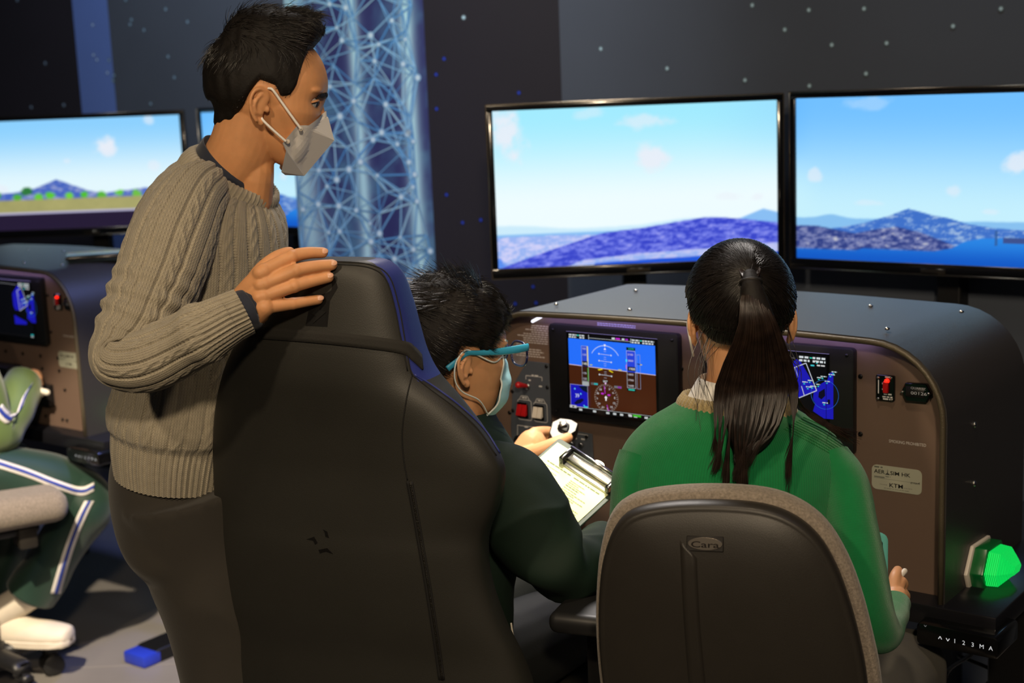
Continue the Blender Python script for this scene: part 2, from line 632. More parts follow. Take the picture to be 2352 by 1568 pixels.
M_wdark = mat('wall_dark_violet', (25, 21, 31), 0.75, var=0.08, vscale=4)
M_wgrey = mat('wall_slate_grey', (70, 77, 90), 0.8, var=0.05, vscale=3)
M_wbluelit = mat('wall_painted_blue_light', (88, 114, 180), 0.8, var=0.05, vscale=3)  # blue light falling on this wall strip, put into its base colour
M_edge = mat('partition_edge', (40, 30, 28), 0.6)
walls = {}
for nm, A, B, m in (('wall_left_dark', (-3.4, 6.95), (-1.745, 6.05), M_wdark),
                    ('wall_left_band', (-1.745, 6.05), (-1.575, 5.95), M_wbluelit),
                    ('wall_left_grey', (-1.575, 5.95), (-0.28, 4.98), M_wgrey),
                    ('wall_back_dark', (-0.225, 4.40), (0.172, 4.21), M_wdark),
                    ('wall_back_grey', (0.172, 4.21), (2.3, 2.61), M_wgrey)):
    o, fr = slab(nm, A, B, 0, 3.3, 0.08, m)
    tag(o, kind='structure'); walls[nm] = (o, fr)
o, fr_post = slab('wall_partition', (-0.672, 4.62), (-0.225, 4.40), 0, 3.3, 0.07, M_edge)
tag(o, kind='structure')
walls['wall_partition'] = (o, fr_post)

M_print = attr_mat('wall_print', None, 0.7, 0.2)


def wall_canvas(key, step=0.00012):
    o, fr = walls[key]
    return Canvas(fr.O, fr.ex, UP, -fr.ey, step), o


def star(cv, x, y, r, c):
    q = cv.px(x, y)
    cv.disc(q[0], q[1], r, tuple(0.55 * v for v in c), 14, lift=True)
    cv.disc(q[0], q[1], r * .6, c, 12, lift=True)


for key, pts, r, c in (
        ('wall_back_grey', [(1380, 112), (1728, 12), (1858, 23), (1985, 20), (1803, 68), (1911, 103), (2037, 99), (1533, 157),
                            (1712, 184), (1860, 197), (1990, 169), (2190, 60), (2300, 20)], .0075, (170, 200, 215)),
        ('wall_back_dark', [(1065, 40)], .0075, (190, 225, 240)),
        ('wall_back_dark', [(1020, 135), (1002, 171), (1192, 213), (1003, 250), (1026, 447), (1063, 511), (1105, 505),
                            (1225, 658), (1184, 697), (1232, 695)], .0065, (45, 70, 190)),
        ('wall_left_dark', [(104, 145), (72, 246), (147, 241), (40, 0)], .009, (120, 140, 165)),
        ('wall_left_band', [(213, 57), (215, 126), (223, 137), (247, 167)], .009, (170, 200, 250)),
        ('wall_left_grey', [(302, 45), (299, 56), (331, 69), (381, 21), (431, 50), (387, 130), (401, 178), (347, 238),
                            (263, 173), (261, 185), (251, 138), (290, 0)], .009, (140, 170, 195))):
    cv, par = wall_canvas(key)
    for x, y in pts: star(cv, x, y, r, c)
    cv.build('star_print', M_print, par)

# ---- network poster on the partition
cv, par = wall_canvas('wall_partition', 0.00004)
Wp = 0.498; H0, H1 = 0.0, 3.3
gx = np.linspace(0, Wp, 60); gz = np.linspace(H0, H1, 200)
bands = lambda z: ((0.075 + .055 * sin(z * 2.2 + 1.2), .055, .85), (0.235 + .02 * sin(z * 1.4), .022, .95), (0.445 + .012 * sin(z * 1.1 + 2), .026, 1.0))
cloud = fbm2(60, 200, (5, 26), 4, 4)
P2, C2 = [], []
for j, z in enumerate(gz):
    for i, x in enumerate(gx):
        w = 0.0
        for bx, bw, ba in bands(z):
            d = (x - bx) / bw
            w = max(w, ba * (math.exp(-d * d) * .85 + .22 * math.exp(-abs(d) * .5)))
        base = np.array([44, 46, 96]) * (1 - cloud[j, i] * .0)
        teal = np.array([78, 126, 156])
        k = min(1, max(0, (cloud[j, i] - .42) * 4))
        b = base * (1 - .75 * k) + teal * .75 * k
        C2.append(b * (1 - w) + np.array([178, 222, 232]) * w)
        P2.append((x, z))
cv.raw(P2, grid_faces(200, 60, False).tolist(), C2)
g = random.Random(11)
nodes = []
for z in np.arange(0.9, 2.2, .062):
    for x in (0.02, .10, .18, .245, .325, .40, .455):
        nodes.append((x + g.uniform(-.028, .028), z + g.uniform(-.03, .03)))
segs = []
for i, a in enumerate(nodes):
    ds = sorted((math.dist(a, b), j) for j, b in enumerate(nodes) if j != i)
    for d, j in ds[:g.choice([4, 5, 7, 9])] + ds[10:12]:
        if i < j or g.random() < .3: segs.append((a, nodes[j]))
SEG = []
for a, b in segs:
    k = g.uniform(0, 1)
    cl = np.array([86, 156, 220]) * (1 - k) + np.array([176, 220, 240]) * k
    w = g.uniform(.0014, .0034)
    a = (min(max(a[0], .003), Wp - .003), a[1]); b = (min(max(b[0], .003), Wp - .003), b[1])
    cv.line(a, b, w * 2.2, cl * .62 + np.array([40, 60, 90]) * .4, g.random() < .03)
    SEG.append((a, b, w, cl))
cv.k += 1
for a, b, w, cl in SEG: cv.line(a, b, w, cl, g.random() < .03)
cv.k += 1
for a in nodes:
    if g.random() < .55:
        r = g.uniform(.004, .0085)
        x = min(max(a[0], .012), Wp - .012)
        n = 14; P = [(x, a[1])] + circ(x, a[1], r * 1.6, n); ed = (110, 165, 205)
        cv.raw(P, [[0, 1 + i, 1 + (i + 1) % n] for i in range(n)], [(235, 250, 250)] + [ed] * n, False)
cv.build('network_poster_print', M_print, par)

# ================================================================== flight simulator station
TH = radians(37.5)
U = np.array([cos(TH), -sin(TH), 0]); NB = np.array([sin(TH), cos(TH), 0])
_p = pt(1416, 857, 2.8)
ST = Frame([_p[0], _p[1], 0], U, NB, UP)
st = ST.geo


def PL(x, y, yy=0.0):
    """pixel -> station (x, z) on the plane at local depth yy"""
    q = ST.loc(on_plane(x, y, ST.O + yy * NB, NB))
    return np.array([q[0], q[2]])


M_panel = mat('panel_taupe', (108, 88, 76), 0.55, var=0.05, vscale=6, bump=.08, bscale=400)
M_hood = mat('hood_vinyl', (48, 45, 45), 0.42, bump=0.25, bscale=900, lumps=True, spec=0.8)
M_trim = mat('hood_trim', (84, 76, 60), 0.40, metal=0.3, bump=0.6, bscale=700)
M_black = mat('black_plastic', (17, 17, 18), 0.42, spec=0.5, var=.05)
M_blackg = mat('black_gloss', (9, 9, 10), 0.18, spec=0.6)
M_sub = mat('subpanel_bluegrey', (74, 80, 90), 0.5, var=.04)
M_screw = mat('black_screw', (14, 14, 15), 0.35, metal=.4)
M_chrome = mat('bright_steel', (190, 188, 182), 0.22, metal=1.0)
M_red = mat('red_rocker', (178, 16, 20), 0.35, var=.03)
M_white = mat('ivory_plastic', (222, 214, 200), 0.45, var=.03)
M_redled = mat('red_led', (255, 30, 14), .4, emit=2.2)
M_desk = mat('desk_black', (22, 22, 26), 0.24, spec=0.55, var=.05)
M_tv = mat('tv_bezel', (12, 12, 13), 0.16, spec=0.6, coat=.4)
M_tvtrim = mat('tv_trim', (130, 120, 105), 0.25, metal=1.0)
M_disp = attr_mat('display_emission', 1.0, 0.25, 0.3)
M_tvpic = attr_mat('tv_emission', 1.02, 0.3, 0.3)
M_ink = attr_mat('printed_ink', None, 0.6, 0.2)

console = thing('simulator_console', ST([0.18, 0.15, 0.684]), 'taupe cockpit panel under black hood in front of the girl with ponytail', 'console', 'simulator consoles')
# hood: rounded arch shell
hx0, hx1, hz0, hz1, hr = -0.318, 0.672, 0.684, 1.132, 0.135


def arch(inset, n=10):
    x0, x1, z1, r = hx0 + inset, hx1 - inset, hz1 - inset, hr - inset
    P = [(x0, hz0)] + [(x0, hz0 + (z1 - r - hz0) * k / 4) for k in range(1, 4)]
    P += [(x0 + r - r * cos(a), z1 - r + r * sin(a)) for a in np.linspace(0, pi / 2, n)]
    P += [(x0 + r + (x1 - x0 - 2 * r) * k / 8, z1 + .006 * sin(pi * k / 8)) for k in range(1, 8)]
    P += [(x1 - r + r * sin(a), z1 - r + r * cos(a)) for a in np.linspace(0, pi / 2, n)]
    P += [(x1, hz0 + (z1 - r - hz0) * k / 4) for k in range(3, 0, -1)] + [(x1, hz0)]
    return np.array(P)


hy0, hy1 = -0.034, 0.365
ao, ai = arch(0), arch(0.010)
rows = [np.column_stack([a[:, 0], np.full(len(a), y), a[:, 1]]) for a, y in ((ai, hy1 - .012), (ai, hy0), (ao, hy0), (ao, hy0 + .12), (ao, hy0 + .25), (ao, hy1))]
mk('hood', st((np.vstack(rows), grid_faces(6, len(ao), False).tolist())), M_hood, console, auto=40)
back = [(x, z) for x, z in ai]
mk('back_panel', st(prism(back, hy1 - .012, hy1)), M_hood, console, smooth=False)
ed = np.column_stack([arch(0.007)[:, 0], np.full(len(ao), hy0 - .002), arch(0.007)[:, 1]])
mk('edge_trim', tube(ST(ed), .0052, ref=NB, n=8), M_trim, console)
# front panel
pp = [(x, z) for x, z in arch(0.0105)]
mk('front_panel', st(prism(pp, 0.0, 0.008)), M_panel, console, smooth=False)


def screw(par, x, z, r=.0045, y=0.0, m=None, name='screw'):
    mk(name, st(prism(circ(x, z, r, 10), y - .003, y, .0012, 1)), m or M_screw, par)


# displays -----------------------------------------------------------
def display_unit(x0, par):
    d = mk('display_unit', st(prism(rrect(x0, x0 + .298, 0.916, 1.106, .008), -.016, 0.0, .002)), M_black, par, auto=40)
    fr = [(x0 + .044, .929), (x0 + .254, .929), (x0 + .254, 1.094), (x0 + .044, 1.094)]
    mk('glass', st(prism(fr, -.0172, -.0160, .0004, 1)), M_blackg, d, smooth=False)
    for sx, sz in ((.012, .19 - .012), (.286, .178), (.012, .012), (.286, .012)):
        mk('screw', st(prism(circ(x0 + sx, .916 + sz, .003, 8), -.018, -.0158)), M_screw, d)
    return d


pfd = display_unit(-.149, console)
mfd = display_unit(.2005, console)
c = Canvas(ST([-.100, -.0172, 1.0905]), U * .001, -UP * .001, -NB, 0.00003)
Wd, Hd = 200, 156
c.rect(0, 0, Wd, Hd, (6, 6, 8))
c.poly([(0, 10), (Wd, 10), (Wd, 66.8), (0, 62.7)], (35, 110, 250))
c.poly([(0, 62.7), (Wd, 66.8), (Wd, 146), (0, 146)], (66, 30, 12))
c.line((0, 62.7), (Wd, 66.8), 1.1, (225, 200, 200))
wt = (205, 212, 215)
for k, (x0, x1) in enumerate(((2, 20), (27, 40), (148, 166), (172, 198))):
    c.scrawl(x0, 1.4, x1, 2.8, wt, k, (1, 2.5)); c.scrawl(x0, 5.8, x1, 2.8, wt, k + 9, (1, 2.5))
c.rect(21, 1.6, 26, 4, (40, 190, 170)); c.rect(167, 1.6, 171, 4, (40, 190, 170))
c.line((49, 0), (49, 9), .8, wt); c.line((146, 0), (146, 9), .8, wt); c.line((49, 6), (146, 6), .6, wt)
c.rect(103, 1.2, 110, 4.6, wt); c.rect(112, 1.2, 122, 4.6, (190, 40, 200)); c.rect(126, 1.2, 132, 4.6, wt); c.rect(134, 1.2, 140, 4.6, (150, 40, 190))
# speed tape
c.rect(31, 23, 47, 93, (38, 70, 205)); c.rect(31, 63.3, 47, 93, (48, 24, 14)); c.frame(31, 23, 47, 93, .6, (170, 175, 190))
c.rect(44, 23, 47, 62, (215, 205, 150)); c.rect(44.4, 66, 46.6, 93, (70, 150, 40))
for tt, s_ in ((27, '160'), (39, '150'), (76, '130'), (87, '120')): c.text(s_, 34, tt + 3, 3.6, (200, 200, 215), 8)
c.rect(32, 53, 45, 63, (8, 8, 8)); c.text('140', 33.5, 60.5, 5, (240, 240, 240), 10)
c.rect(31, 94, 47, 102, (160, 165, 165))
# altitude tape
c.rect(136, 17.4, 156, 23, (10, 20, 20)); c.text('2300', 140, 21.6, 3.4, (40, 200, 160), 13)
c.rect(136, 24, 156, 97, (36, 66, 215)); c.rect(136, 65.6, 156, 97, (46, 22, 12)); c.frame(136, 24, 156, 97, .7, (185, 190, 200))
for tt, s_ in ((31, '2100'), (43, '2000'), (70, '1800'), (81, '1700'), (92, '1600')): c.text(s_, 139, tt + 2, 3.6, (215, 205, 210), 12)
c.rect(138, 55, 156, 63.5, (8, 8, 8)); c.text('1900', 142, 61.5, 4.6, (240, 240, 240), 13)
c.rect(136, 97.5, 156, 103, (8, 18, 18)); c.rect(139, 98.6, 153, 101.6, (40, 180, 160))
c.rect(134.2, 41, 137.5, 46, (60, 220, 250)); c.rect(134.2, 52, 136, 60, (200, 90, 220))
c.frame(159, 30, 167, 97, .6, (150, 160, 190)); c.line((160, 48), (170, 49), 1.6, (10, 10, 10)); c.rect(167, 48, 171, 50, (200, 190, 80))
# attitude
c.ring(87, 55, 36.5, 1.2, (190, 210, 240), 212, 328, 30)
c.poly([(87, 22), (84.5, 26.5), (89.5, 26.5)], (245, 245, 245)); c.poly([(87, 21), (84.5, 16), (89.5, 16)], (245, 245, 245))
for tt, hw in ((36, 12), (49.5, 12), (77, 12)):
    c.line((87 - hw, tt - .4), (87 + hw, tt + .4), .7, (205, 215, 225)); c.disc(87 - hw - 2, tt - .5, 1.6, (205, 215, 225)); c.disc(87 + hw + 2, tt + .5, 1.6, (205, 215, 225))
for tt in (30, 41, 45, 54, 58, 70, 74, 82): c.line((84, tt), (90, tt + .1), .5, (190, 200, 215))
c.poly([(69, 66.5), (80, 64.5), (81, 66), (72, 68.4)], (245, 220, 20)); c.poly([(97, 65.5), (106, 69.5), (103, 70), (95, 66.8)], (245, 220, 20))
c.rect(51, 58, 57, 60, (180, 190, 90)); c.rect(117, 62, 125, 64, (180, 190, 90))
# heading indicator
c.rect(80, 86, 93, 92, (12, 12, 12)); c.text('007', 81.5, 91, 4.2, (235, 235, 235), 10)
c.ring(88, 122, 27.5, .9, (120, 95, 75), 0, 360, 40)
for k in range(36):
    a = radians(k * 10); r1 = 24.5 if k % 3 else 23.4
    c.line((88 + r1 * cos(a), 122 + r1 * sin(a)), (88 + 27 * cos(a), 122 + 27 * sin(a)), .6, (185, 185, 185))
for k, s_ in enumerate(('N', '3', '6', 'E', '12', '15', 'S', '21', '24', 'W', '30', '33')):
    a = radians(k * 30 - 97); c.text(s_, 88 + 20.5 * cos(a), 122 + 20.5 * sin(a) + 1.8, 3.6, (225, 225, 225), 2.6 * len(s_), 'CENTER')
c.line((84.5, 98), (86.5, 113), 1.3, (190, 40, 200)); c.line((90, 135), (93, 147), 1.3, (190, 40, 200)); c.disc(93, 147, 2.2, (210, 60, 215))
c.rect(77, 112, 83, 115, (190, 40, 200)); c.rect(92, 113.5, 98, 116.5, (190, 40, 200))
c.poly([(88, 117), (91.5, 121.5), (89.3, 121.5), (89.3, 127), (86.7, 127), (86.7, 121.5), (84.5, 121.5)], (245, 245, 245))
c.disc(88, 92.5, 1.8, (235, 190, 240)); c.rect(91, 150, 97, 153, (60, 200, 200))
c.rect(54, 93.5, 70, 98, (90, 90, 90)); c.rect(61, 94, 70, 97.5, (40, 170, 170)); c.rect(108, 95, 125, 99.5, (110, 110, 115)); c.rect(116, 95.5, 124.5, 99, (130, 40, 160))
# inset map
c.rect(4, 101, 46, 146, (22, 20, 178)); c.poly([(12, 139), (20, 132), (32, 128), (36, 131), (28, 138), (16, 142)], (10, 14, 50))
c.poly([(24, 104), (46, 101), (46, 116), (34, 112)], (8, 20, 40))
for x, y, r in ((15, 110, 1.8), (29, 119, 1.8), (36, 142, 1.5)): c.disc(x, y, r, (90, 190, 240))
c.text('39', 16, 127, 7.5, (215, 220, 245), 9); c.frame(4, 101, 46, 146, .7, (165, 165, 195)); c.rect(36, 143, 45, 146, (40, 200, 200))
c.rect(0, 146, Wd, Hd, (8, 8, 9)); c.line((18, 146.4), (Wd, 146.4), .6, (200, 200, 200))
c.rect(2, 143.5, 18, 149, (185, 185, 185)); c.rect(8, 145, 12, 148, (20, 20, 20))
for x in (24, 57, 88, 104, 120, 140, 152, 176): c.rect(x, 149, x + 7.5, 153, (190, 195, 195))
c.rect(139, 148, 146, 151, (200, 200, 200)); c.rect(150, 147.5, 168, 151.5, (60, 180, 40))
c.build('flight_display_image', M_disp, pfd)

c = Canvas(ST([.2005 + .049, -.0172, 1.0905]), U * .001, -UP * .001, -NB, 0.00003)
c.rect(0, 0, Wd, Hd, (5, 6, 9))


def cx(X, Y): return c.px(1780 + X / 3.563, 760 + Y / 3.563)


for poly in ([(60, 330), (140, 260), (175, 230), (205, 240), (240, 300), (280, 370), (310, 430), (340, 490), (180, 550), (90, 540), (60, 480)],
             [(318, 490), (380, 430), (430, 400), (445, 345), (478, 335), (478, 722), (400, 715), (312, 655), (330, 590), (312, 560)],
             [(60, 600), (150, 640), (300, 700), (290, 735), (60, 715)]):
    c.poly([cx(*q) for q in poly], (24, 22, 172))
for poly in ([(360, 500), (408, 470), (412, 530), (380, 560), (355, 540)], [(430, 560), (452, 560), (452, 600), (430, 600)]):
    c.poly([cx(*q) for q in poly], (8, 8, 30))
q4 = [cx(*q) for q in ((155, 300), (255, 262), (342, 487), (183, 552), (155, 300))]
c.path(q4, 1.6, (185, 190, 205)); c.path([cx(165, 300), cx(190, 375)], 1.4, (150, 155, 190)); c.path([cx(218, 450), cx(240, 525)], 1.4, (185, 190, 205))
q = cx(408, 520); c.ring(q[0], q[1], 26, .5, (40, 110, 200))
g = random.Random(5)
for X, Y in ((225, 410), (270, 398), (255, 450), (290, 445), (345, 375), (375, 365), (340, 430), (410, 405), (440, 350), (465, 328), (390, 580), (330, 240)):
    a = cx(X, Y); c.scrawl(a[0], a[1], a[0] + g.uniform(7, 12), 1.8, (190, 205, 205), X); c.rect(a[0] + 2, a[1] + 3.4, a[0] + 5, a[1] + 5.2, (40, 200, 200))
c.line((60, 7), (140, 9), .8, (150, 150, 155))
for k, (x0, x1) in enumerate(((148, 168), (174, 198))):
    c.scrawl(x0, 4, x1, 3.6, wt, k + 20, (1.2, 2.4)); c.scrawl(x0, 10, x1, 3.6, wt, k + 30, (1.2, 2.4))
c.rect(168.5, 5, 173, 7, (40, 200, 170)); c.rect(170, 18, 177, 20.5, (60, 190, 200)); c.scrawl(182, 17, 197, 2.6, (200, 200, 200), 3)
c.rect(0, 150, Wd, 156, (10, 10, 12)); c.rect(186, 146, 197, 149, (40, 190, 190)); c.rect(186, 151, 197, 154, (170, 175, 175))
c.frame(0, 0, Wd, Hd, .8, (4, 4, 5))
c.build('map_display_image', M_disp, mfd)

# left switch panel ---------------------------------------------------
sp_poly = [PL(*q) for q in ((1213, 828), (1263, 834), (1269, 978), (1362, 996), (1366, 1075), (1180, 1050), (1176, 975), (1180, 886))]
sub = mk('switch_panel', st(prism(sp_poly, -.005, 0.0, .001, 1)), M_sub, console, auto=30)
for q in ((1259, 840), (1261, 888), (1181, 897), (1182, 941), (1351, 1002)): screw(sub, *PL(*q), .0042, -.005)
for q in ((1171, 947), (1977, 864), (1977, 996), (1566, 846), (1560, 1000)): screw(console, *PL(*q), .0046)
g = PL(1215, 882)
tg = mk('toggle_switch', st(prism(circ(g[0], g[1] - .004, .007, 12), -.009, -.005, .001, 1)), M_chrome, sub)
mk('lever', capsule(ST([[g[0], -.006, g[1] - .003], [g[0] - .001, -.020, g[1] + .001], [g[0] - .003, -.032, g[1] + .004]]), [.0035, .005, .0068]), M_red, tg)
for (x0, y0, x1, y1), m in (((1192, 921, 1218, 960), M_red), ((1229, 927, 1254, 965), M_white)):
    a = PL(x0, y0); b = PL(x1, y1)
    w = mk('rocker_switch', st(prism(rrect(a[0], b[0], b[1], a[1], .002), -.0075, -.005, .0006, 1)), M_blackg, sub, auto=30)
    mx = (a[0] + b[0]) / 2; dx = (b[0] - a[0]) * .44; zz = a[1] - .004; z2 = b[1] + .008
    for s0, s1 in ((-dx, -.0006), (.0006, dx)):
        pr = [(-.0075, z2), (-.0075, zz), (-.0095, zz), (-.016, z2 - .001), (-.014, z2 - .003)]
        V = [(mx + s0, y, z) for y, z in pr] + [(mx + s1, y, z) for y, z in pr]
        F = [[4, 3, 2, 1, 0], [5, 6, 7, 8, 9]] + [[i, (i + 1) % 5, (i + 1) % 5 + 5, i + 5] for i in range(5)]
        mk('rocker', st(bevel_geo(V, F, .0006, 1)), m, w, auto=30)
kb = PL(1206, 1008)
kn = mk('rotary_knob', st(prism(circ(kb[0], kb[1], .013, 20), -.024, -.005, .002, 2)), M_black, sub, auto=40)
for q in ((1318, 1018), (1340, 1020)):
    a = PL(*q); mk('toggle_switch', st(prism(circ(a[0], a[1], .006, 10), -.012, -.005, .001, 1)), M_chrome, sub, auto=40)
pc = Canvas(ST([0, -.005, 0]), U, UP, -NB, 0.00002)


def pl(c_, P, w, col): c_.path([c_.px(*q) for q in P], w, col)


inkw = (205, 205, 205)
pl(pc, [(1208, 871), (1208, 862), (1245, 866), (1245, 875)], .0012, inkw)
a = pc.px(1220, 860); pc.rect(a[0], a[1] - .003, a[0] + .02, a[1] + .001, (80, 86, 96)); pc.scrawl(a[0] + .001, a[1] - .0028, a[0] + .018, .003, inkw, 1)
a = pc.px(1238, 886); pc.scrawl(a[0], a[1] - .002, a[0] + .008, .003, inkw, 2); a = pc.px(1214, 872); pc.scrawl(a[0], a[1] - .002, a[0] + .006, .003, inkw, 2)
for x0, y0, x1, y1 in ((1189, 916, 1222, 966), (1226, 923, 1258, 971)):
    a = pc.px(x0, y0); b = pc.px(x1, y1); R = rrect(a[0], b[0], b[1], a[1], .005)
    pc.path(R + [R[0]], .0012, inkw)
    m_ = (a[0] + b[0]) / 2; pc.path([(m_ - .013, a[1]), (m_ - .008, a[1] + .008), (m_ + .008, a[1] + .008), (m_ + .013, a[1])], .0012, inkw)
    pc.scrawl(m_ - .006, a[1] + .003, m_ + .006, .003, inkw, 4)
pl(pc, [(1189, 1010), (1189, 976), (1270, 986)], .0012, inkw); pl(pc, [(1315, 994), (1350, 999), (1350, 1008)], .0012, inkw)
for q in ((1317, 1004), (1335, 1006), (1205, 978)): a = pc.px(*q); pc.scrawl(a[0], a[1] - .003, a[0] + .009, .003, inkw, 6)
tag(pc.build('switch_lettering', M_ink, sub), kind='stuff')

# print on the front panel
pc = Canvas(ST([0, 0, 0]), U, UP, -NB, 0.00002)
for k in range(9):
    a = pc.px(1262, 750 + k * 5.0); ln = .030 + .03 * abs(sin(k * 2.1 + .5)) + (.02 if k > 3 else 0)
    pc.scrawl(a[0] - ln, a[1] - .0016, a[0] - .003, .0024, (190, 182, 178), k, (2, 4))
pc.build('warning_text', M_ink, console); pc = Canvas(ST([0, 0, 0]), U, UP, -NB, 0.00002)
for k in range(6):
    a = pc.px(1186, 788 + k * 5.2); ln = .030 + (.035 if k > 1 else 0) + .01 * sin(k * 3)
    pc.scrawl(a[0], a[1] - .0016, a[0] + ln, .0024, (190, 182, 178), k + 40, (2, 4))
pc.build('caution_text', M_ink, console); pc = Canvas(ST([0, 0, 0]), U, UP, -NB, 0.00002)
for k in range(3):
    a = pc.px(1372, 741 + k * 4.2); pc.scrawl(a[0], a[1] - .0012, a[0] + .088, .0018, (200, 195, 215), k + 60, (2, 4))
pc.build('display_caption', M_ink, console); pc = Canvas(ST([0, 0, 0]), U, UP, -NB, 0.00002)
a = pc.px(2042, 1009)
pc.text('SMOKING PROHIBITED', a[0], a[1] - .0050, .0052, (205, 200, 195), .066)
pc.build('smoking_notice', M_ink, console)

# right side instruments
a = PL(2015, 858); b = PL(2057, 921)
elt = mk('beacon_switch', st(prism(rrect(a[0], b[0], b[1], a[1], .003), -.006, 0, .001, 1)), M_blackg, console, auto=40)
for q in ((2021, 865), (2051, 866), (2021, 913), (2052, 916)): screw(elt, *PL(*q), .0025, -.006, M_chrome)
q = PL(2041, 873); mk('indicator_lamp', capsule(ST([[q[0], -.006, q[1]], [q[0], -.0085, q[1]]]), .0042), M_redled, elt)
q = PL(2039, 887); mk('rocker', st(box(q[0] - .0045, q[0] + .0045, -.012, -.006, q[1] - .010, q[1] + .010, .001, 1)), M_red, elt, auto=40)
ec = Canvas(ST([0, -.006, 0]), U, UP, -NB, 0.00002)
for k, (x, y, w) in enumerate(((2033, 865, .010), (2026, 880, .005), (2026, 893, .005), (2030, 904, .014), (2027, 910, .018), (2028, 915, .016))):
    q = ec.px(x, y); ec.scrawl(q[0], q[1] - .0015, q[0] + w, .0026, inkw, k)
q = ec.px(2018, 872); q2 = ec.px(2018, 903); ec.rect(q[0] - .001, q2[1], q[0] + .001, q[1], inkw)
tag(ec.build('switch_lettering', M_ink, elt), kind='stuff')
hx = [PL(*q) for q in ((2084, 876), (2132, 879), (2143, 900), (2133, 923), (2086, 919), (2075, 897))]
hob = mk('hour_meter', st(prism(hx, -.010, 0, .0015, 1)), M_blackg, console, auto=30)
a = PL(2086, 884); b = PL(2128, 912); mk('dial_window', st(box(a[0], b[0], -.0108, -.0098, b[1], a[1], .0004, 1)), M_black, hob)
ec = Canvas(ST([0, -.0108, 0]), U, UP, -NB, 0.00002)
q = ec.px(2092, 890); ec.text('QUARTZ', q[0], q[1] - .002, .0038, (150, 155, 165), .026); q = ec.px(2092, 901); ec.text('00126', q[0], q[1] - .003, .0050, (175, 180, 190), .028)
ec.build('meter_lettering', M_ink, hob)
for q in ((2078, 897), (2139, 901)): screw(hob, *PL(*q), .0026, -.010, M_chrome)
# sticker
R = [PL(*q) for q in ((2003, 1066), (2118, 1079), (2117, 1138), (2004, 1120))]
x0, x1 = R[0][0], R[1][0]; z1 = (R[0][1] + R[1][1]) / 2; z0 = (R[2][1] + R[3][1]) / 2
stk = mk('sticker', st(prism(rrect(x0, x1, z0, z1, .009), -.0008, 0)), mat('sticker_vinyl', (168, 168, 150), .6, var=.03), console, smooth=False)
ec = Canvas(ST([x0, -.0008, z1]), U * (x1 - x0), -UP * (z1 - z0), -NB, 0.00002)
ink = (26, 26, 26)
ec.text('AER', .045, .34, .15, ink, .22, bold=.012); ec.text('SIM HK', .375, .34, .15, ink, .40, bold=.012)
ec.poly([(.27, .36), (.37, .36), (.345, .30), (.33, .30), (.32, .12), (.31, .30), (.295, .30)], (70, 72, 70))
ec.scrawl(.05, .06, .22, .05, (95, 98, 92), 1); ec.scrawl(.28, .42, .38, .03, (110, 112, 105), 4); ec.rect(.04, .53, .95, .54, (120, 122, 112)); ec.scrawl(.05, .46, .26, .05, (120, 122, 112), 2)
ec.text('trnsA', .78, .58, .09, ink, .18, slant=.5)
ec.text('KTM', .36, .84, .16, ink, .27, bold=.012); ec.scrawl(.17, .76, .32, .03, (115, 115, 108), 3, (.3, .6)); ec.scrawl(.66, .79, .82, .03, (115, 115, 108), 5, (.3, .6)); ec.scrawl(.25, .9, .75, .02, (125, 125, 115), 8)
ec.build('sticker_lettering', M_ink, stk)
# under-hood lamp strip and hood fasteners
M_led = mat('led_strip', (190, 175, 255), .4, emit=16.0)
mk('led_strip', tube(ST(np.array([(x, -.024, 1.1203 + .0058 * sin(pi * (x + .183) / .72)) for x in np.linspace(-.17, .53, 24)])), .0022, ref=UP, n=6), M_led, console)
a, b = PL(1222, 738, -.01), PL(1252, 722, -.01)
mk('led_tape', capsule(ST([[a[0], -.008, a[1]], [b[0], -.008, b[1]]]), .003), mat('led_tape', (240, 240, 250), .4, emit=1.6), console)
for x in np.linspace(-.16, .54, 5):
    for y in (.03, .25):
        mk('rivet', st(ell((x + (.05 if y > .1 else 0), y, hz1 + .0055), (.005, .005, .003), n=10, m=6)), M_chrome, console)
for x in np.linspace(-.13, .5, 8): mk('rivet', st(ell((x, .005, 1.1195), (.004, .004, .004), n=8, m=5)), M_screw, console)
for q in ((2206, 1378), (2237, 1110), (2238, 975)):
    d = ST.loc(on_plane(*q, ST.O + .672 * U, U)); mk('side_screw', st(ell((.673, d[1], d[2]), (.004, .006, .006), n=10, m=6)), M_chrome, console)

# side beacon lamp -----------------------------------------------------
d = ST.loc(on_plane(2243, 1290, ST.O + .672 * U, U))
bx, by, bz = .672, d[1], d[2]
bea = thing('beacon_light', ST([bx, by, bz]), 'lit green strobe lamp on the hood side beside the girl with ponytail', 'lamp', 'green strobe lamps')
B = Frame(ST([bx, by, bz]), NB, U, UP)   # local x along depth, y outward


def hexa(w, h): return [(w * .5, h), (w, 0), (w * .5, -h), (-w * .5, -h), (-w, 0), (-w * .5, h)]


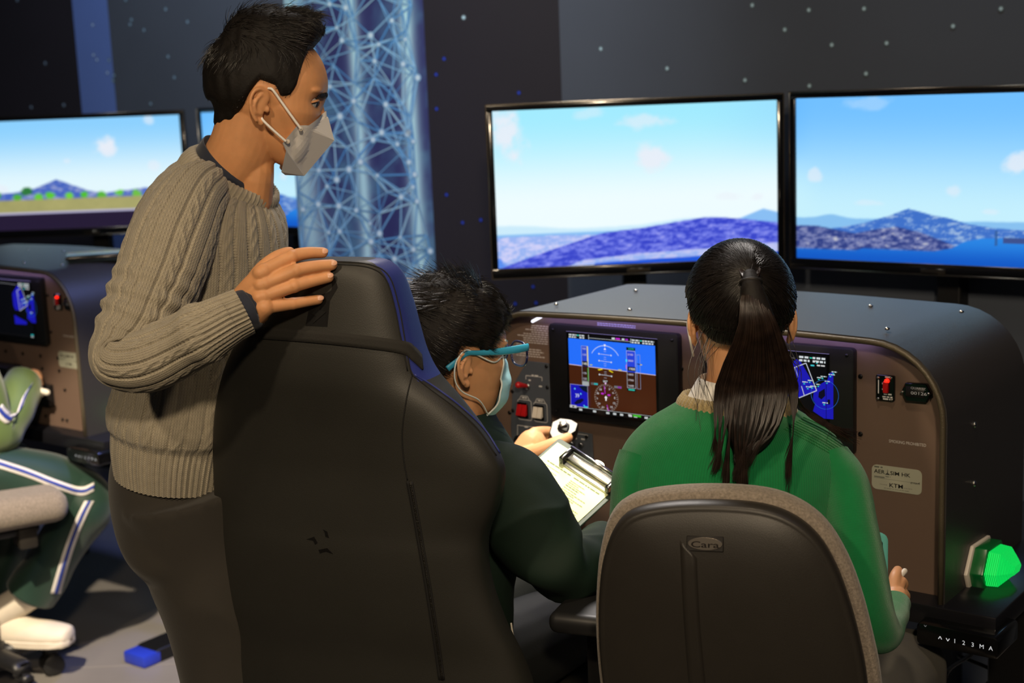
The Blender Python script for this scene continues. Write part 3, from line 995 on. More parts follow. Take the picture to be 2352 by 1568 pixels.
bp_ = [(-.066, -.004), (-.05, -.036), (.035, -.04), (.066, .004), (.05, .036), (-.035, .04)]
mk('mounting_plate', B.geo(prism(bp_, 0, .007, .002, 2)), M_white, bea, auto=40)
M_gl = mat('green_lens_rim', (4, 84, 34), .25, spec=.6, emit=.12)
M_ge = mat('green_lens', (16, 150, 66), .15, spec=.7)
_nt = M_ge.node_tree; _tc = _nt.nodes.new('ShaderNodeTexCoord'); _wv = _nt.nodes.new('ShaderNodeTexWave'); _wv.inputs['Scale'].default_value = 110; _wv.inputs['Distortion'].default_value = 0.3
_nt.links.new(_tc.outputs['Object'], _wv.inputs['Vector']); _rp = _nt.nodes.new('ShaderNodeMapRange'); _rp.inputs['To Min'].default_value = .30; _rp.inputs['To Max'].default_value = 1.0
_nt.links.new(_wv.outputs['Fac'], _rp.inputs['Value']); _b = _nt.nodes['Principled BSDF']; _b.inputs['Emission Color'].default_value = (*lin((10, 236, 92)), 1); _nt.links.new(_rp.outputs['Result'], _b.inputs['Emission Strength'])
bo = [(x * .86, z * .92) for x, z in bp_]
mk('lens_base', B.geo(prism(bo, .007, .030, .002, 2)), M_gl, bea, auto=40)
rings = []
for k, yy in ((.84, .030), (.80, .050), (.62, .066), (.40, .072)):
    rings.append([(x * k * (1 if yy < .06 else .9), yy, z * k * (1 if yy < .06 else .5)) for x, z in bo])
G = np.array(rings)
mk('lens', B.geo(grid_geo(G)), M_ge, bea, smooth=False)
mk('bulb', B.geo(capsule([(-.01, .034, -.01), (.012, .036, .004)], .006)), mat('bulb_glow', (200, 255, 220), .3, emit=3.0), bea)

# desk -----------------------------------------------------------------
desk = thing('standing_desk', ST([.2, .25, 0]), 'black height-adjustable desk carrying the console in front of the girl', 'desk', 'simulator desks')
dzt = .684
mk('desktop', st(box(-.44, .765, -.052, .62, dzt - .036, dzt, .003, 2)), M_desk, desk, auto=40)
for sx in (-.34, .68):
    lg = mk('leg', st(join(box(sx - .045, sx + .045, .26, .32, .03, .42, .004, 1), box(sx - .035, sx + .035, .265, .315, .42, dzt - .036, .003, 1))), M_black, desk, auto=40)
    ft = [(.045, 0), (.62, 0), (.62, .022), (.56, .04), (.10, .04), (.045, .018)]
    V, F = prism(ft, -.045, .045, .003, 1); V = np.column_stack([sx + V[:, 1], V[:, 0], V[:, 2]])
    mk('foot', st((V, F)), M_black, desk, auto=40)
    mk('foot_cap', st(box(sx - .046, sx + .046, .042, .105, .0, .036, .006, 2)), mat('blue_cap', (38, 60, 190), .35, spec=.6), desk, auto=40)
mk('crossbar', st(box(-.34, .67, .27, .31, dzt - .09, dzt - .036, .003, 1)), M_black, desk, auto=40)
# controller below the desk edge
a, b_, c_ = [ST.loc(on_z(*q, .63)) for q in ((2108, 1452), (2290, 1485), (2200, 1500))]
x0, x1, yf = .648, .765, -.085
a = ST.loc(on_plane(2104, 1455, ST.O + yf * NB, NB)); b_ = ST.loc(on_plane(2293, 1490, ST.O + yf * NB, NB))
x0, x1, zc = a[0], b_[0], (a[2] + b_[2]) / 2
ctl = thing('desk_controller', ST([(x0 + x1) / 2, yf, zc - .02]), 'black rounded height keypad hung under the desk edge beside the girl', 'keypad', 'desk keypads')
mk('housing', st(prism(rrect(x0, x1, zc - .019, zc + .019, .008), yf, yf + .10, .004, 2)), M_blackg, ctl, auto=40)
mk('bracket', st(box(x0 + .02, x1 - .02, yf + .05, yf + .12, zc + .015, dzt - .036)), M_black, ctl, smooth=False)
ec = Canvas(ST([x0, yf, zc]), U * (x1 - x0), -UP * (x1 - x0), -NB, 0.00003)
wl = (225, 225, 225)
ec.path([(.28, .015), (.30, -.02), (.32, .015)], .009, wl); ec.path([(.375, -.015), (.395, .02), (.415, -.015)], .009, wl)
for k, s_ in enumerate('123MA'): ec.text(s_, .48 + .108 * k, .026, .052, wl, None, 'CENTER')
ec.path([(.1, -.125), (.115, -.105), (.13, -.125)], .006, (120, 120, 120))
KS = ec.build('keypad_symbols', attr_mat('keypad_glow', .8), ctl)
tag(KS, kind='stuff')
cable = thing('desk_cable', ST([.6, .2, .0]), 'black cable looping below the desk beside the girl', 'cable', 'desk cables')
q0 = ST([x0 + .004, yf + .06, zc])
mk('cable', tube([q0, pt(2075, 1462, 2.62), pt(2040, 1470, 2.66), pt(2000, 1440, 2.7), pt(1960, 1400, 2.75)], .0035, n=8, m=24), M_black, cable)
cab2 = thing('power_cable', ST([.7, .15, .0]), 'black power cable hanging in a loop under the keypad', 'cable', 'desk cables')
e0 = ST([x0 + .5 * (x1 - x0), yf + .09, zc - .015])
mk('cable', tube([e0, e0 + [.005, .03, -.05], pt(2175, 1545, 2.66), pt(2185, 1620, 2.7), pt(2290, 1640, 2.72), pt(2330, 1600, 2.75), pt(2290, 1545, 2.8), pt(2200, 1505, 2.85)], .004, n=8, m=40), M_black, cab2)
wc = thing('white_cable', on_z(2110, 1560, .3), 'short white cable under the desk beside the keypad', 'cable')
mk('cable', tube([pt(2128, 1470, 2.85), pt(2122, 1492, 2.86), pt(2108, 1512, 2.87), pt(2080, 1540, 2.9), pt(2060, 1600, 2.95)], .0055, n=8, m=24), M_white, wc)

# television monitors -----------------------------------------------------
PW, PH = 224, 126


def landscape(kind):
    u = np.linspace(0, 1, PW)[None, :] + np.zeros((PH, 1)); v = np.linspace(0, 1, PH)[:, None] + np.zeros((1, PW))
    n1 = fbm2(PW, PH, (14, 9), 3, 5); n2 = .5 + .75 * (fbm2(PW, PH, (34, 56), 8, 5, .7) - .5); n3 = fbm2(PW, 1, (9, 1), 21, 5)[0][None, :]
    mixc = lambda a, b, k: a * (1 - k[..., None]) + np.array(b, float) * k[..., None]
    sm = lambda e0, e1, x: np.clip((x - e0) / (e1 - e0), 0, 1) ** 2 * (3 - 2 * np.clip((x - e0) / (e1 - e0), 0, 1))

    def over(img, X, d):
        k = sm(-.005, .005, d)[..., None]; return img * (1 - k) + X * k

    def clouds(img, L):
        for cx_, cy_, rx, ry, s in L:
            d = np.sqrt(((u - cx_) / rx) ** 2 + ((v - cy_) / ry) ** 2) + (n1 - .5) * 1.6
            img = mixc(img, (232, 236, 246), (1 - sm(.45, 1.15, d)) * s)
        return img

    if kind == 'A':
        img = mixc(np.zeros((PH, PW, 3)) + np.array([158, 232, 252.]), (236, 250, 253), sm(0., .62, v))
        img = mixc(img, (150, 214, 252), sm(.7, 1.05, u) * sm(.5, 0, v) * .5)
        img = clouds(img, [(.05, .17, .07, .17, .9), (.56, .33, .06, .11, .9), (.55, .10, .10, .05, .6), (.35, .04, .05, .04, .4), (.83, .59, .05, .03, .4), (.93, .60, .025, .03, .5)])
        h = .735 - .02 * np.cos(u * 9) + .02 * (n3 - .5); img = mixc(img, (190, 228, 248), sm(-.004, .02, v - h) * .75)
        h = np.interp(u, [.8, .86, .95, 1.0], [.78, .735, .675, .70]); img = mixc(img, (118, 178, 240), sm(-.004, .012, v - h) * .85)
        lav = mixc(np.zeros((PH, PW, 3)) + np.array([150, 178, 240.]), (205, 206, 246), sm(.42, .62, n2)); img = over(img, lav, v - (.80 + .02 * (n1 - .5)))
        img = mixc(img, (70, 130, 236), ((v > .93) & (u < .2)) * sm(.5, .6, n1) * .8)
        h = np.interp(u, [.0, .2, .37, .47, .61, .74, .83, 1.0], [1.0, .885, .80, .778, .748, .722, .73, .768]) + .012 * (n3 - .5)
        hill = mixc(np.zeros((PH, PW, 3)) + np.array([52, 66, 200.]), (118, 128, 232), sm(.40, .62, n2)); hill = mixc(hill, (168, 170, 240), sm(.62, .74, n2))
        img = over(img, hill, v - (h))
        b = np.interp(u, [.1, .3, .5, .75, 1], [1.1, .965, .935, .92, .90]); img = over(img, mixc(lav, (190, 196, 240), sm(.4, .6, n2)), v - (b))
        w = np.interp(u, [.25, .35, .6, 1], [1.1, .985, .97, .955]); img = mixc(img, (26, 84, 216), sm(-.003, .006, v - w))
    elif kind == 'B':
        img = mixc(np.zeros((PH, PW, 3)) + np.array([112, 190, 255.]), (196, 238, 252), sm(0., .72, v)); img = mixc(img, (96, 180, 255), sm(.08, -.03, u) * .4 * sm(.5, .0, v))
        img = mixc(img, (200, 240, 250), sm(.12, 0, u) * sm(.3, .7, v) * .6)
        img = clouds(img, [(.07, .47, .03, .045, .6), (.56, .56, .03, .04, .5), (.77, .40, .04, .06, .8), (.25, .04, .1, .04, .3), (.27, .64, .06, .02, .35), (.68, .68, .03, .02, .4)])
        h = .735 - .022 * np.exp(-((u - .13) / .05) ** 2) + .015 * (n3 - .5); img = mixc(img, (120, 180, 235), sm(-.004, .01, v - h) * .8)
        h = np.interp(u, [.0, .15, .25, .34, .41, .48, .54, .62, .7, 1], [.83, .80, .765, .72, .672, .70, .715, .755, .775, .80]) + .012 * (n3 - .5)
        hill = mixc(np.zeros((PH, PW, 3)) + np.array([62, 112, 200.]), (150, 180, 222), sm(.46, .66, n2)); img = over(img, hill, v - (h))
        h = np.interp(u, [0, .08, .16, .22, .30, .37, .45, .53, .57, .6], [.79, .79, .815, .83, .80, .785, .81, .855, .885, 1.1]) + .01 * (n3 - .5)
        hill2 = mixc(np.zeros((PH, PW, 3)) + np.array([46, 62, 132.]), (120, 128, 178), sm(.42, .6, n2)); hill2 = mixc(hill2, (196, 196, 205), sm(.60, .72, n2)); img = over(img, hill2, v - (h))
        w = np.interp(u, [0, .1, .22, .25, .5, .56, .6, .66, .75, 1], [.935, .935, .935, .92, .922, .90, .86, .835, .83, .82])
        wat = mixc(np.zeros((PH, PW, 3)) + np.array([40, 132, 226.]), (16, 88, 196), sm(.84, 1.0, v)); img = over(img, wat, v - (w))
        d = np.abs(u - .705); img = mixc(img, (50, 90, 150), ((d < .004) & (v > .79) & (v < .88)) * .8); img = mixc(img, (60, 80, 140), ((v > .83) & (v < .86) & (u > .73) & (u < .8)) * 1.0)
    else:
        img = mixc(np.zeros((PH, PW, 3)) + np.array([138, 206, 252.]), (226, 246, 252), sm(0., .62, v))
        img = clouds(img, [(.61, .25, .065, .10, .95), (.41, .38, .03, .03, .5), (.85, .45, .03, .05, .5), (.84, .03, .03, .05, .6), (.03, .62, .05, .06, .6)])
        h = np.interp(u, [0, .12, .22, .34, .42, .5, .58, .66, .8, .9, 1], [.66, .65, .62, .545, .60, .65, .68, .67, .65, .66, .68]) + .012 * (n3 - .5)
        hill = mixc(np.zeros((PH, PW, 3)) + np.array([70, 100, 190.]), (150, 160, 205), sm(.46, .64, n2)); img = over(img, hill, v - (h))
        for cx_, cy_, r_, col_ in [(.18, .645, .035, (46, 120, 60)), (.30, .69, .03, (90, 200, 50)), (.40, .695, .025, (110, 210, 60)), (.48, .69, .025, (80, 190, 50)), (.02, .67, .03, (70, 170, 40)), (.66, .685, .025, (100, 200, 60)), (.24, .70, .03, (100, 200, 60)), (.57, .70, .03, (90, 180, 60)), (.75, .70, .03, (110, 190, 70)), (.13, .70, .03, (80, 170, 60))]:
            d = np.sqrt(((u - cx_) / r_) ** 2 + ((v - cy_) / (r_ * 1.4)) ** 2) + (n2 - .5) * 1.2; img = mixc(img, col_, 1 - sm(.6, 1.0, d))
        img = over(img, mixc(np.zeros((PH, PW, 3)) + np.array([150, 148, 96.]), (178, 172, 112), n1), v - (.72))
        img = over(img, np.array([190, 186, 220.]), v - (.835)); img = over(img, np.array([36, 26, 52.]), v - (.852))
    return img


def television(name, A, ex, z0, z1, w, kind, label, group):
    """A = lower-left outer corner in plan"""
    ey = np.cross(UP, ex)
    fr = Frame([A[0], A[1], 0], ex, ey, UP)
    t = thing(name, fr([w / 2, .02, z0]), label, 'monitor', group)
    b = .0165
    mk('cabinet', fr.geo(box(.004, w - .004, .006, .045, z0 + .004, z1 - .004, .006, 2)), M_tv, t, auto=40)
    mk('rear_cover', fr.geo(box(w * .2, w * .8, .045, .075, z0 + .03, z0 + .28, .01, 2)), M_black, t, auto=40)
    zb = z0 + .026
    for nm, g_ in (('bezel', box(0, w, -.002, .02, z1 - b, z1, .003, 2)), ('bezel', box(0, w, -.002, .02, z0, zb, .003, 2)),
                   ('bezel', box(0, b, -.002, .02, zb, z1 - b, .003, 2)), ('bezel', box(w - b, w, -.002, .02, zb, z1 - b, .003, 2))):
        mk(nm, fr.geo(g_), M_tv, t, auto=40)
    for g_ in (box(-.001, w + .001, -.003, .022, z1 - .003, z1 + .001, .001, 1), box(-.001, w + .001, -.003, .022, z0 - .001, z0 + .003, .001, 1),
               box(-.0015, .002, -.003, .022, z0, z1, .001, 1), box(w - .002, w + .0015, -.003, .022, z0, z1, .001, 1),
               box(b, w - b, -.004, .0, zb - .002, zb + .0015, .001, 1)):
        mk('trim_strip', fr.geo(g_), M_tvtrim, t, auto=40)
    mk('logo_plate', fr.geo(box(w / 2 - .03, w / 2 + .03, -.0035, 0, z0 + .006, z0 + .016, .001, 1)), M_tvtrim, t, auto=40)
    img = landscape(kind)
    xs = np.linspace(b, w - b, PW); zs = np.linspace(z1 - b, zb, PH)
    V = np.stack(np.broadcast_arrays(xs[None, :], np.array(0.004), zs[:, None]), -1).reshape(-1, 3)
    mk('screen', (fr(V), grid_faces(PH, PW, False)[:, ::-1].tolist()), M_tvpic, t, smooth=False, col=np.array([lin(c) for c in img.reshape(-1, 3)]))
    # wall arm
    mk('mount_arm', fr.geo(box(w / 2 - .05, w / 2 + .05, .075, .16, z0 + .1, z0 + .2, .005, 1)), M_black, t, auto=40)
    mk('mount_post', fr.geo(box(w / 2 - .03, w / 2 + .03, .10, .16, 0, z0 + .25, .004, 1)), M_black, t, auto=40)
    return t


XR = np.array([1.0, 0, 0])
gA, gB = 'simulator view monitors', 'simulator view monitors'
tvA = television('wall_monitor', (-.043, 3.62), XR, 1.090, 1.528, .742, 'A', 'monitor showing purple hills below a pale cyan sky', gA)
tvB = television('wall_monitor', (.712, 3.612), U, 1.090, 1.530, .745, 'B', 'monitor showing a mountain island in blue sea', gB)
TM = np.array([-1.83, 1.62, 0.0])
tvC = television('wall_monitor', (-.043 + TM[0] - .02, 3.62 + TM[1] + .03), nrm([1, -.03, 0]), 1.092, 1.530, .742, 'C', 'monitor showing a grass airfield with trees and hill', gA)
tvD = television('wall_monitor', (.712 + TM[0] + .02, 3.612 + TM[1]), U, 1.094, 1.534, .745, 'B', 'monitor half hidden behind the standing man and partition', gB)

# second station (same kind, further along the row)
TC = pt(217, 983, 3.92) - ST([.658, 0, .690]); TC[2] = 0.0
c2 = copy_tree(console, TC); c2['label'] = 'taupe cockpit panel under black hood beside the child in striped tracksuit'
for ch in list(c2.children):
    pass
b2 = copy_tree(bea, TC); b2['label'] = 'green strobe lamp half hidden by the sweater of the standing man'
d2 = copy_tree(desk, TC); d2['label'] = 'black height-adjustable desk beside the child in striped tracksuit'
k2 = copy_tree(ctl, TC); k2['label'] = 'black height keypad beside the knee of the tracksuit child'
# extra instruments of the second console
ext = Frame(ST.O + TC, U, NB, UP)
def PL2(x, y):
    q = ext.loc(on_plane(x, y, ext.O, NB)); return np.array([q[0], q[2]])
a, b_ = PL2(84, 877), PL2(128, 931)
mk('instrument_box', ext.geo(prism(rrect(a[0], b_[0], b_[1], a[1], .003), -.02, 0, .002, 1)), M_black, c2, auto=40)
mk('red_button', ext.geo(ell((a[0] + .02, -.021, b_[1] + .008), (.008, .004, .004), n=10, m=6)), M_red, c2)
a, b_ = PL2(0, 829), PL2(56, 870)
mk('throttle_box', ext.geo(prism(rrect(a[0], b_[0], b_[1], a[1], .004), -.05, 0, .004, 1)), M_black, c2, auto=40)
for q in ((14, 806), (53, 812), (94, 817), (134, 822), (98, 846), (137, 851), (150, 895), (106, 955), (145, 963), (155, 965), (199, 974)):
    s_ = PL2(*q); mk('screw', ext.geo(prism(circ(s_[0], s_[1], .0045, 8), -.003, 0)), M_screw, c2)
# black tablet lying on the second hood
tb = [(on_z(x, y, 1.142)) for x, y in ((150, 597), (290, 588), (290, 606), (162, 612))]
A_, B_ = on_z(150, 600, 1.142), on_z(300, 590, 1.142); ex = nrm(B_ - A_); ex[2] = 0; ex = nrm(ex); frt = Frame(A_, ex, np.cross(UP, ex), UP)
tbl = mk('tablet', frt.geo(box(0, .22, 0, .15, 0, .010, .003, 2)), M_blackg, None, auto=40)
tag(tbl, 'flat black tablet lying on the hood behind the standing man', 'tablet')

# ================================================================== chairs
M_leather = mat('black_pu_leather', (42, 41, 37), 0.50, bump=0.12, bscale=700, lumps=True, spec=0.45, var=.06, vscale=9)
M_blueleather = mat('blue_pu_leather', (44, 54, 128), 0.48, bump=0.12, bscale=700, lumps=True)
M_seam = mat('seam_thread', (14, 13, 12), 0.8)
M_strap = mat('elastic_strap', (34, 32, 28), 0.85, bump=.5, bscale=300)
M_basep = mat('chair_base_plastic', (26, 26, 27), 0.45)
M_shell = mat('chair_shell_plastic', (40, 37, 33), 0.42, bump=.15, bscale=800, spec=.4, var=.04)
M_fabric = mat('grey_wool_fabric', (128, 118, 106), 0.95, bump=0.9, bscale=420, var=.28, vscale=260, sheen=.2, spec=.2)


def star_base(parent, c, h, rot=0.0, r=0.30):
    """five-star base with twin castors below a gas column; c = plan centre"""
    c = np.array([c[0], c[1], 0.0])
    mk('gas_column', tube([c + [0, 0, .07], c + [0, 0, .2], c + [0, 0, .2], c + [0, 0, h]], [.035, .035, .02, .02], ref=XR, n=16), M_basep, parent, auto=40)
    mk('hub', tube([c + [0, 0, .065], c + [0, 0, .13]], [.055, .045], ref=XR, n=16), M_basep, parent, auto=40)
    for k in range(5):
        a = rot + 2 * pi * k / 5; d = np.array([cos(a), sin(a), 0]); q = np.array([-sin(a), cos(a), 0])
        mk('base_leg', tube([c + d * .03 + [0, 0, .105], c + d * .16 + [0, 0, .10], c + d * (r - .02) + [0, 0, .078], c + d * (r + .02) + [0, 0, .07]], [.030, .027, .022, .016], [.022, .02, .015, .012], ref=UP, n=12, m=12), M_basep, parent)
        w = c + d * r
        cs = mk('castor', tube([w + [0, 0, .03], w + [0, 0, .075]], [.022, .012], ref=XR, n=10), M_basep, parent, auto=40)
        for s in (-1, 1):
            mk('wheel', tube([w + q * s * .006 + [0, 0, .03], w + q * s * .010 + [0, 0, .03], w + q * s * .024 + [0, 0, .03], w + q * s * .027 + [0, 0, .03]], [.029, .030, .030, .024], ref=UP, n=18), M_basep, cs, auto=50)


def pad(fr, x0, x1, y0, y1, z0, z1, r=.03):
    return fr.geo(box(x0, x1, y0, y1, z0, z1, r, 4))


def ribbon_on(tree, top, bot, lift, m=30, thick=.002):
    T = cmr(np.array(top, float), m); Bm = cmr(np.array(bot, float), m); G = []
    for (x0, y0), (x1, y1) in zip(T, Bm):
        row = []
        for k in np.linspace(0, 1, 4):
            p, n = hit(tree, x0 + (x1 - x0) * k, y0 + (y1 - y0) * k)
            if p is None: break
            row.append((p, n))
        if len(row) < 4: continue
        G.append([p + n * (lift + thick) for p, n in row] + [p + n * (lift - .002) for p, n in row[::-1]])
    return grid_geo(np.array(G))


def line_on(tree, pts, r, lift=0.0, m=40, n=6):
    P = []
    for x, y in cmr(np.array(pts, float), m):
        p, nn = hit(tree, x, y, lift)
        if p is not None: P.append(p)
    return tube(P, r, n=n)


# ------------------------------------------------ gaming chair (the boy's)
AG = radians(22)
gr = np.array([cos(AG), -sin(AG), 0]); gd = np.array([sin(AG), cos(AG), 0])
rowsG = np.array([  # y, xl, xr, Z, thickness
    (597, 690, 850, 2.120, .030), (600, 660, 872, 2.118, .055), (610, 632, 898, 2.117, .075), (640, 606, 928, 2.118, .09), (700, 588, 950, 2.122, .10), (760, 563, 966, 2.128, .105),
    (820, 532, 984, 2.135, .11), (870, 513, 1010, 2.142, .115), (920, 501, 1058, 2.150, .10), (980, 492, 1110, 2.16, .085), (1040, 489, 1150, 2.168, .075),
    (1085, 489, 1162, 2.175, .075), (1150, 491, 1150, 2.185, .08), (1210, 495, 1129, 2.195, .09), (1260, 498, 1123, 2.20, .09), (1330, 501, 1132, 2.21, .09),
    (1420, 504, 1164, 2.225, .09), (1490, 507, 1200, 2.24, .09), (1568, 510, 1228, 2.25, .10), (1660, 515, 1240, 2.265, .10)])
R_ = cmr(rowsG, 90)
na = 72; ang = np.linspace(0, 2 * pi, na, endpoint=False)
ca = np.sign(np.cos(ang)) * np.abs(np.cos(ang)) ** .55; sa = np.sign(np.sin(ang)) * np.abs(np.sin(ang)) ** .55
GG = []


def pxs(P):
    q = P - CAM; return 1176 + FPX * (q @ RT) / (q @ FW)


for y, xl, xr, Z, t in R_:
    w = ((xr - xl) * Z / FPX - t * sin(AG) * .8) / (2 * cos(AG)); xc = (xl + xr) / 2
    for it in range(6):       # fit the ring to the outline of the backrest
        C0 = pt(xc, y, Z) + gd * t * .5
        bul = -0.022 * (1 - np.abs(ca) ** 2.2) * (sa < 0) * min(1, w / .15)
        ring = C0 + np.outer(w * ca, gr) + np.outer(t / 2 * sa + bul, gd); X = pxs(ring)
        w *= (xr - xl) / (X.max() - X.min()); xc += (xl + xr) / 2 - (X.max() + X.min()) / 2
    GG.append(ring)
GG = np.array(GG)
gloc = np.array([*(pt(830, 1500, 2.24) + gd * .30)[:2], 0.0])
gchair = thing('gaming_chair', gloc, 'tall black leather racing-style chair back under the hand of the standing man', 'chair')
row_lim = int(np.argmin(np.abs(R_[:, 0] - 872)))
Fall = grid_faces(len(GG), na)
cc = Fall[:, 0] % na; rr = Fall[:, 0] // na
adeg = np.degrees(ang)[cc]
isb = ((adeg > 330) | (adeg < 75)) & (rr < row_lim) & (rr > 2)
Vall = GG.reshape(-1, 3)
shell_geo = grid_geo(GG)
treeG = bvh(shell_geo)
ncap = len(shell_geo[1]) - len(Fall)
mk('backrest', (shell_geo[0], Fall[~isb].tolist() + shell_geo[1][len(Fall):]), M_leather, gchair)
mk('side_panel', (Vall, Fall[isb].tolist()), M_blueleather, gchair)
mk('headrest_strap', ribbon_on(treeG, [(575, 748), (700, 757), (820, 768), (925, 783), (950, 797), (966, 815)], [(572, 776), (700, 785), (820, 797), (920, 812), (948, 830), (970, 850)], .001, 40), M_strap, gchair)
for P in ([(690, 604), (770, 601), (850, 608), (893, 634), (915, 700), (928, 770), (942, 848), (948, 862)], [(692, 610), (770, 607), (846, 614), (885, 640), (906, 704), (920, 776), (936, 852)],
          [(946, 862), (933, 920), (924, 990), (927, 1050), (936, 1102)], [(948, 862), (990, 895), (1050, 940), (1100, 988), (1140, 1046)]):
    mk('seam', line_on(treeG, P, .0011, .0003), M_seam, gchair)
mk('blue_piping', line_on(treeG, [(952, 860), (1000, 890), (1060, 935), (1112, 985), (1148, 1040)], .0014, .0004), M_blueleather, gchair)
zpx = [(940, 1104), (955, 1185), (966, 1250), (983, 1350), (1000, 1460), (1014, 1560)]
zp = mk('zip', ribbon_on(treeG, [(x - 7, y) for x, y in zpx], [(x + 8, y) for x, y in zpx], .0006, 50, .0012), M_seam, gchair)
mk('zip_teeth', ribbon_on(treeG, [(x + 0, y) for x, y in zpx], [(x + 5, y) for x, y in zpx], .0018, 50, .001), mat('zip_metal', (40, 38, 34), .35, metal=.6, bump=1, bscale=900), zp)


def decal(tree, poly, m, parent, name, lift=.0008):
    P = [hit(tree, x, y, lift)[0] for x, y in poly]
    c0 = np.mean(P, 0)
    mk(name, (np.array(P + [c0]), [[i, (i + 1) % len(P), len(P)] for i in range(len(P))]), m, parent, smooth=False)


M_emb = mat('embroidery', (20, 19, 18), .35)
for poly in ([(704, 640), (770, 638), (776, 660), (758, 690), (752, 750), (702, 748), (712, 700)], [(716, 720), (738, 700), (735, 712), (750, 716), (718, 744), (728, 726)]):
    decal(treeG, poly, M_emb if len(poly) == 7 else mat('embroidery_edge', (30, 29, 28), .3), gchair, 'emblem', .0008 if len(poly) == 7 else .0016)
for poly in ([(742, 1215), (752, 1220), (756, 1235), (748, 1232), (746, 1222)], [(732, 1262), (752, 1258), (766, 1272), (760, 1268), (748, 1266), (735, 1270)], [(704, 1238), (722, 1232), (730, 1246), (724, 1250), (718, 1238)]):
    decal(treeG, poly, M_emb, gchair, 'scuff_mark')
# seat, arms, base
sfr = Frame([*(pt(830, 1600, 2.26) + gd * .12)[:2], 0], gr, gd, UP)
mk('seat', pad(sfr, -.27, .27, -.02, .48, .40, .52, .05), M_leather, gchair)
for s in (-1, 1):
    q = pt(1328, 1425, 2.20) if s > 0 else pt(1328, 1425, 2.20) - gr * .60
    af = Frame([q[0], q[1], 0], gr, gd, UP)
    mk('armrest', af.geo(box(-.052, .052, 0.0, .27, q[2] - .028, q[2] + .006, .014, 4)), M_basep, gchair)
    mk('arm_post', af.geo(box(-.025, .025, .10, .17, .44, q[2] - .02, .008, 2)), M_basep, gchair, auto=40)
    l0 = sfr.loc(af([0, .135, .45]))
    mk('arm_bracket', sfr.geo(box(min(l0[0], .2 * s), max(l0[0], .2 * s), l0[1] - .03, l0[1] + .03, .42, .46, .006, 2)), M_basep, gchair, auto=40)
star_base(gchair, gloc, .41, .3, .27)
kq = pt(1072, 1556, 2.235)
mk('recline_knob', tube([kq - gd * .02, kq + gd * .06], [.022, .024], ref=gr, n=12), M_basep, gchair, auto=40)
mk('back_bracket', sfr.geo(box(-.05, .05, -.07, .1, .36, .62, .01, 2)), M_basep, gchair, auto=40)

# ------------------------------------------------ office chair (the girl's)
AO = radians(13)
orr = np.array([cos(AO), -sin(AO), 0]); od = np.array([sin(AO), cos(AO), 0])
oc = pt(1690, 1380, 1.985)
oloc = np.array([*(oc + od * .27)[:2], 0.0])
ochair = thing('office_chair', oloc, 'office chair with dark plastic back shell and grey fabric cushion behind the girl', 'chair')


def opx(P, off):
    out = []
    for x, y in P:
        q = on_plane(x, y, oc + od * off, od) - oc; out.append((q @ orr, q[2]))
    return np.array(out)


O1 = [(1388, 1620), (1374, 1520), (1369, 1420), (1372, 1330), (1380, 1260), (1400, 1190), (1440, 1147), (1520, 1127), (1640, 1121), (1760, 1130), (1840, 1158), (1900, 1205), (1945, 1275), (1978, 1360), (2002, 1450), (2022, 1550), (2026, 1650), (2000, 1740), (1900, 1790), (1700, 1800), (1500, 1780), (1415, 1710)]
O2 = [(1392, 1620), (1377, 1520), (1373, 1420), (1377, 1335), (1387, 1275), (1410, 1215), (1450, 1176), (1530, 1158), (1640, 1154), (1750, 1163), (1825, 1190), (1882, 1238), (1922, 1305), (1952, 1385), (1975, 1470), (1992, 1560), (1996, 1650), (1970, 1730), (1880, 1775), (1700, 1785), (1505, 1765), (1420, 1700)]


def closed(P, m):
    P = np.vstack([P, P[:1]]); Q = np.vstack([P[-2:-1], P, P[1:2]])
    return cmr(Q, (len(Q) - 1) * 4 + 1)[4:-5]


def concentric(poly, prof, ctr=None):
    ctr = poly.mean(0) if ctr is None else ctr; G = []
    for s, y in prof:
        q = ctr + (poly - ctr) * s
        G.append(oc + np.outer(q[:, 0], orr) + np.outer(np.full(len(q), y), od) + np.outer(q[:, 1], UP))
    return grid_geo(np.array(G))


p1, p2 = closed(opx(O1, .022), 0), closed(opx(O2, -.01), 0)
mk('back_cushion', concentric(p1, [(.93, .010), (.975, .012), (1.0, .022), (1.005, .036), (.99, .055), (.93, .068), (.7, .075), (.2, .075)]), M_fabric, ochair)
sg = concentric(p2, [(.97, .022), (1.0, .008), (1.0, -.002), (.985, -.012), (.96, -.017), (.945, -.0165), (.93, -.018), (.8, -.026), (.55, -.034), (.25, -.037), (.05, -.0375)])
mk('back_shell', sg, M_shell, ochair)
treeO = bvh(sg)
mk('shell_rib', ribbon_on(treeO, [(1562, 1240), (1570, 1400), (1585, 1600)], [(1600, 1280), (1606, 1420), (1622, 1600)], .0006, 30, .0015), M_shell, ochair)
bq, bn = hit(treeO, 1620, 1248)
bx_ = nrm(np.cross(UP, -bn)) * 1.0
if bx_ @ RT < 0: bx_ = -bx_
by_ = nrm(np.cross(bn, bx_));
if by_ @ DN < 0: by_ = -by_
BF = Frame(bq, bx_, -bn, -by_)
px_m = 1.985 / FPX
bdg = mk('badge', BF.geo(box(-42 * px_m, 41 * px_m, -.002, .004, -17.5 * px_m, 17 * px_m, .0008, 1)), mat('badge_black', (20, 16, 13), .5), ochair, auto=40)
mk('badge_oval', BF.geo(prism(circ(0, 0, 39 * px_m, 32, 14.5 * px_m), -.0032, -.001, .0005, 1)), mat('badge_metal', (150, 142, 132), .3, metal=.85), bdg, auto=40)
ec = Canvas(bq + bn * .0032, bx_ * px_m, by_ * px_m, bn, .00003)
ec.text('Cara', -31.5, 8.2, 13.6, (18, 12, 10), 63, bold=.01)
ec.build('badge_lettering', M_ink, bdg)
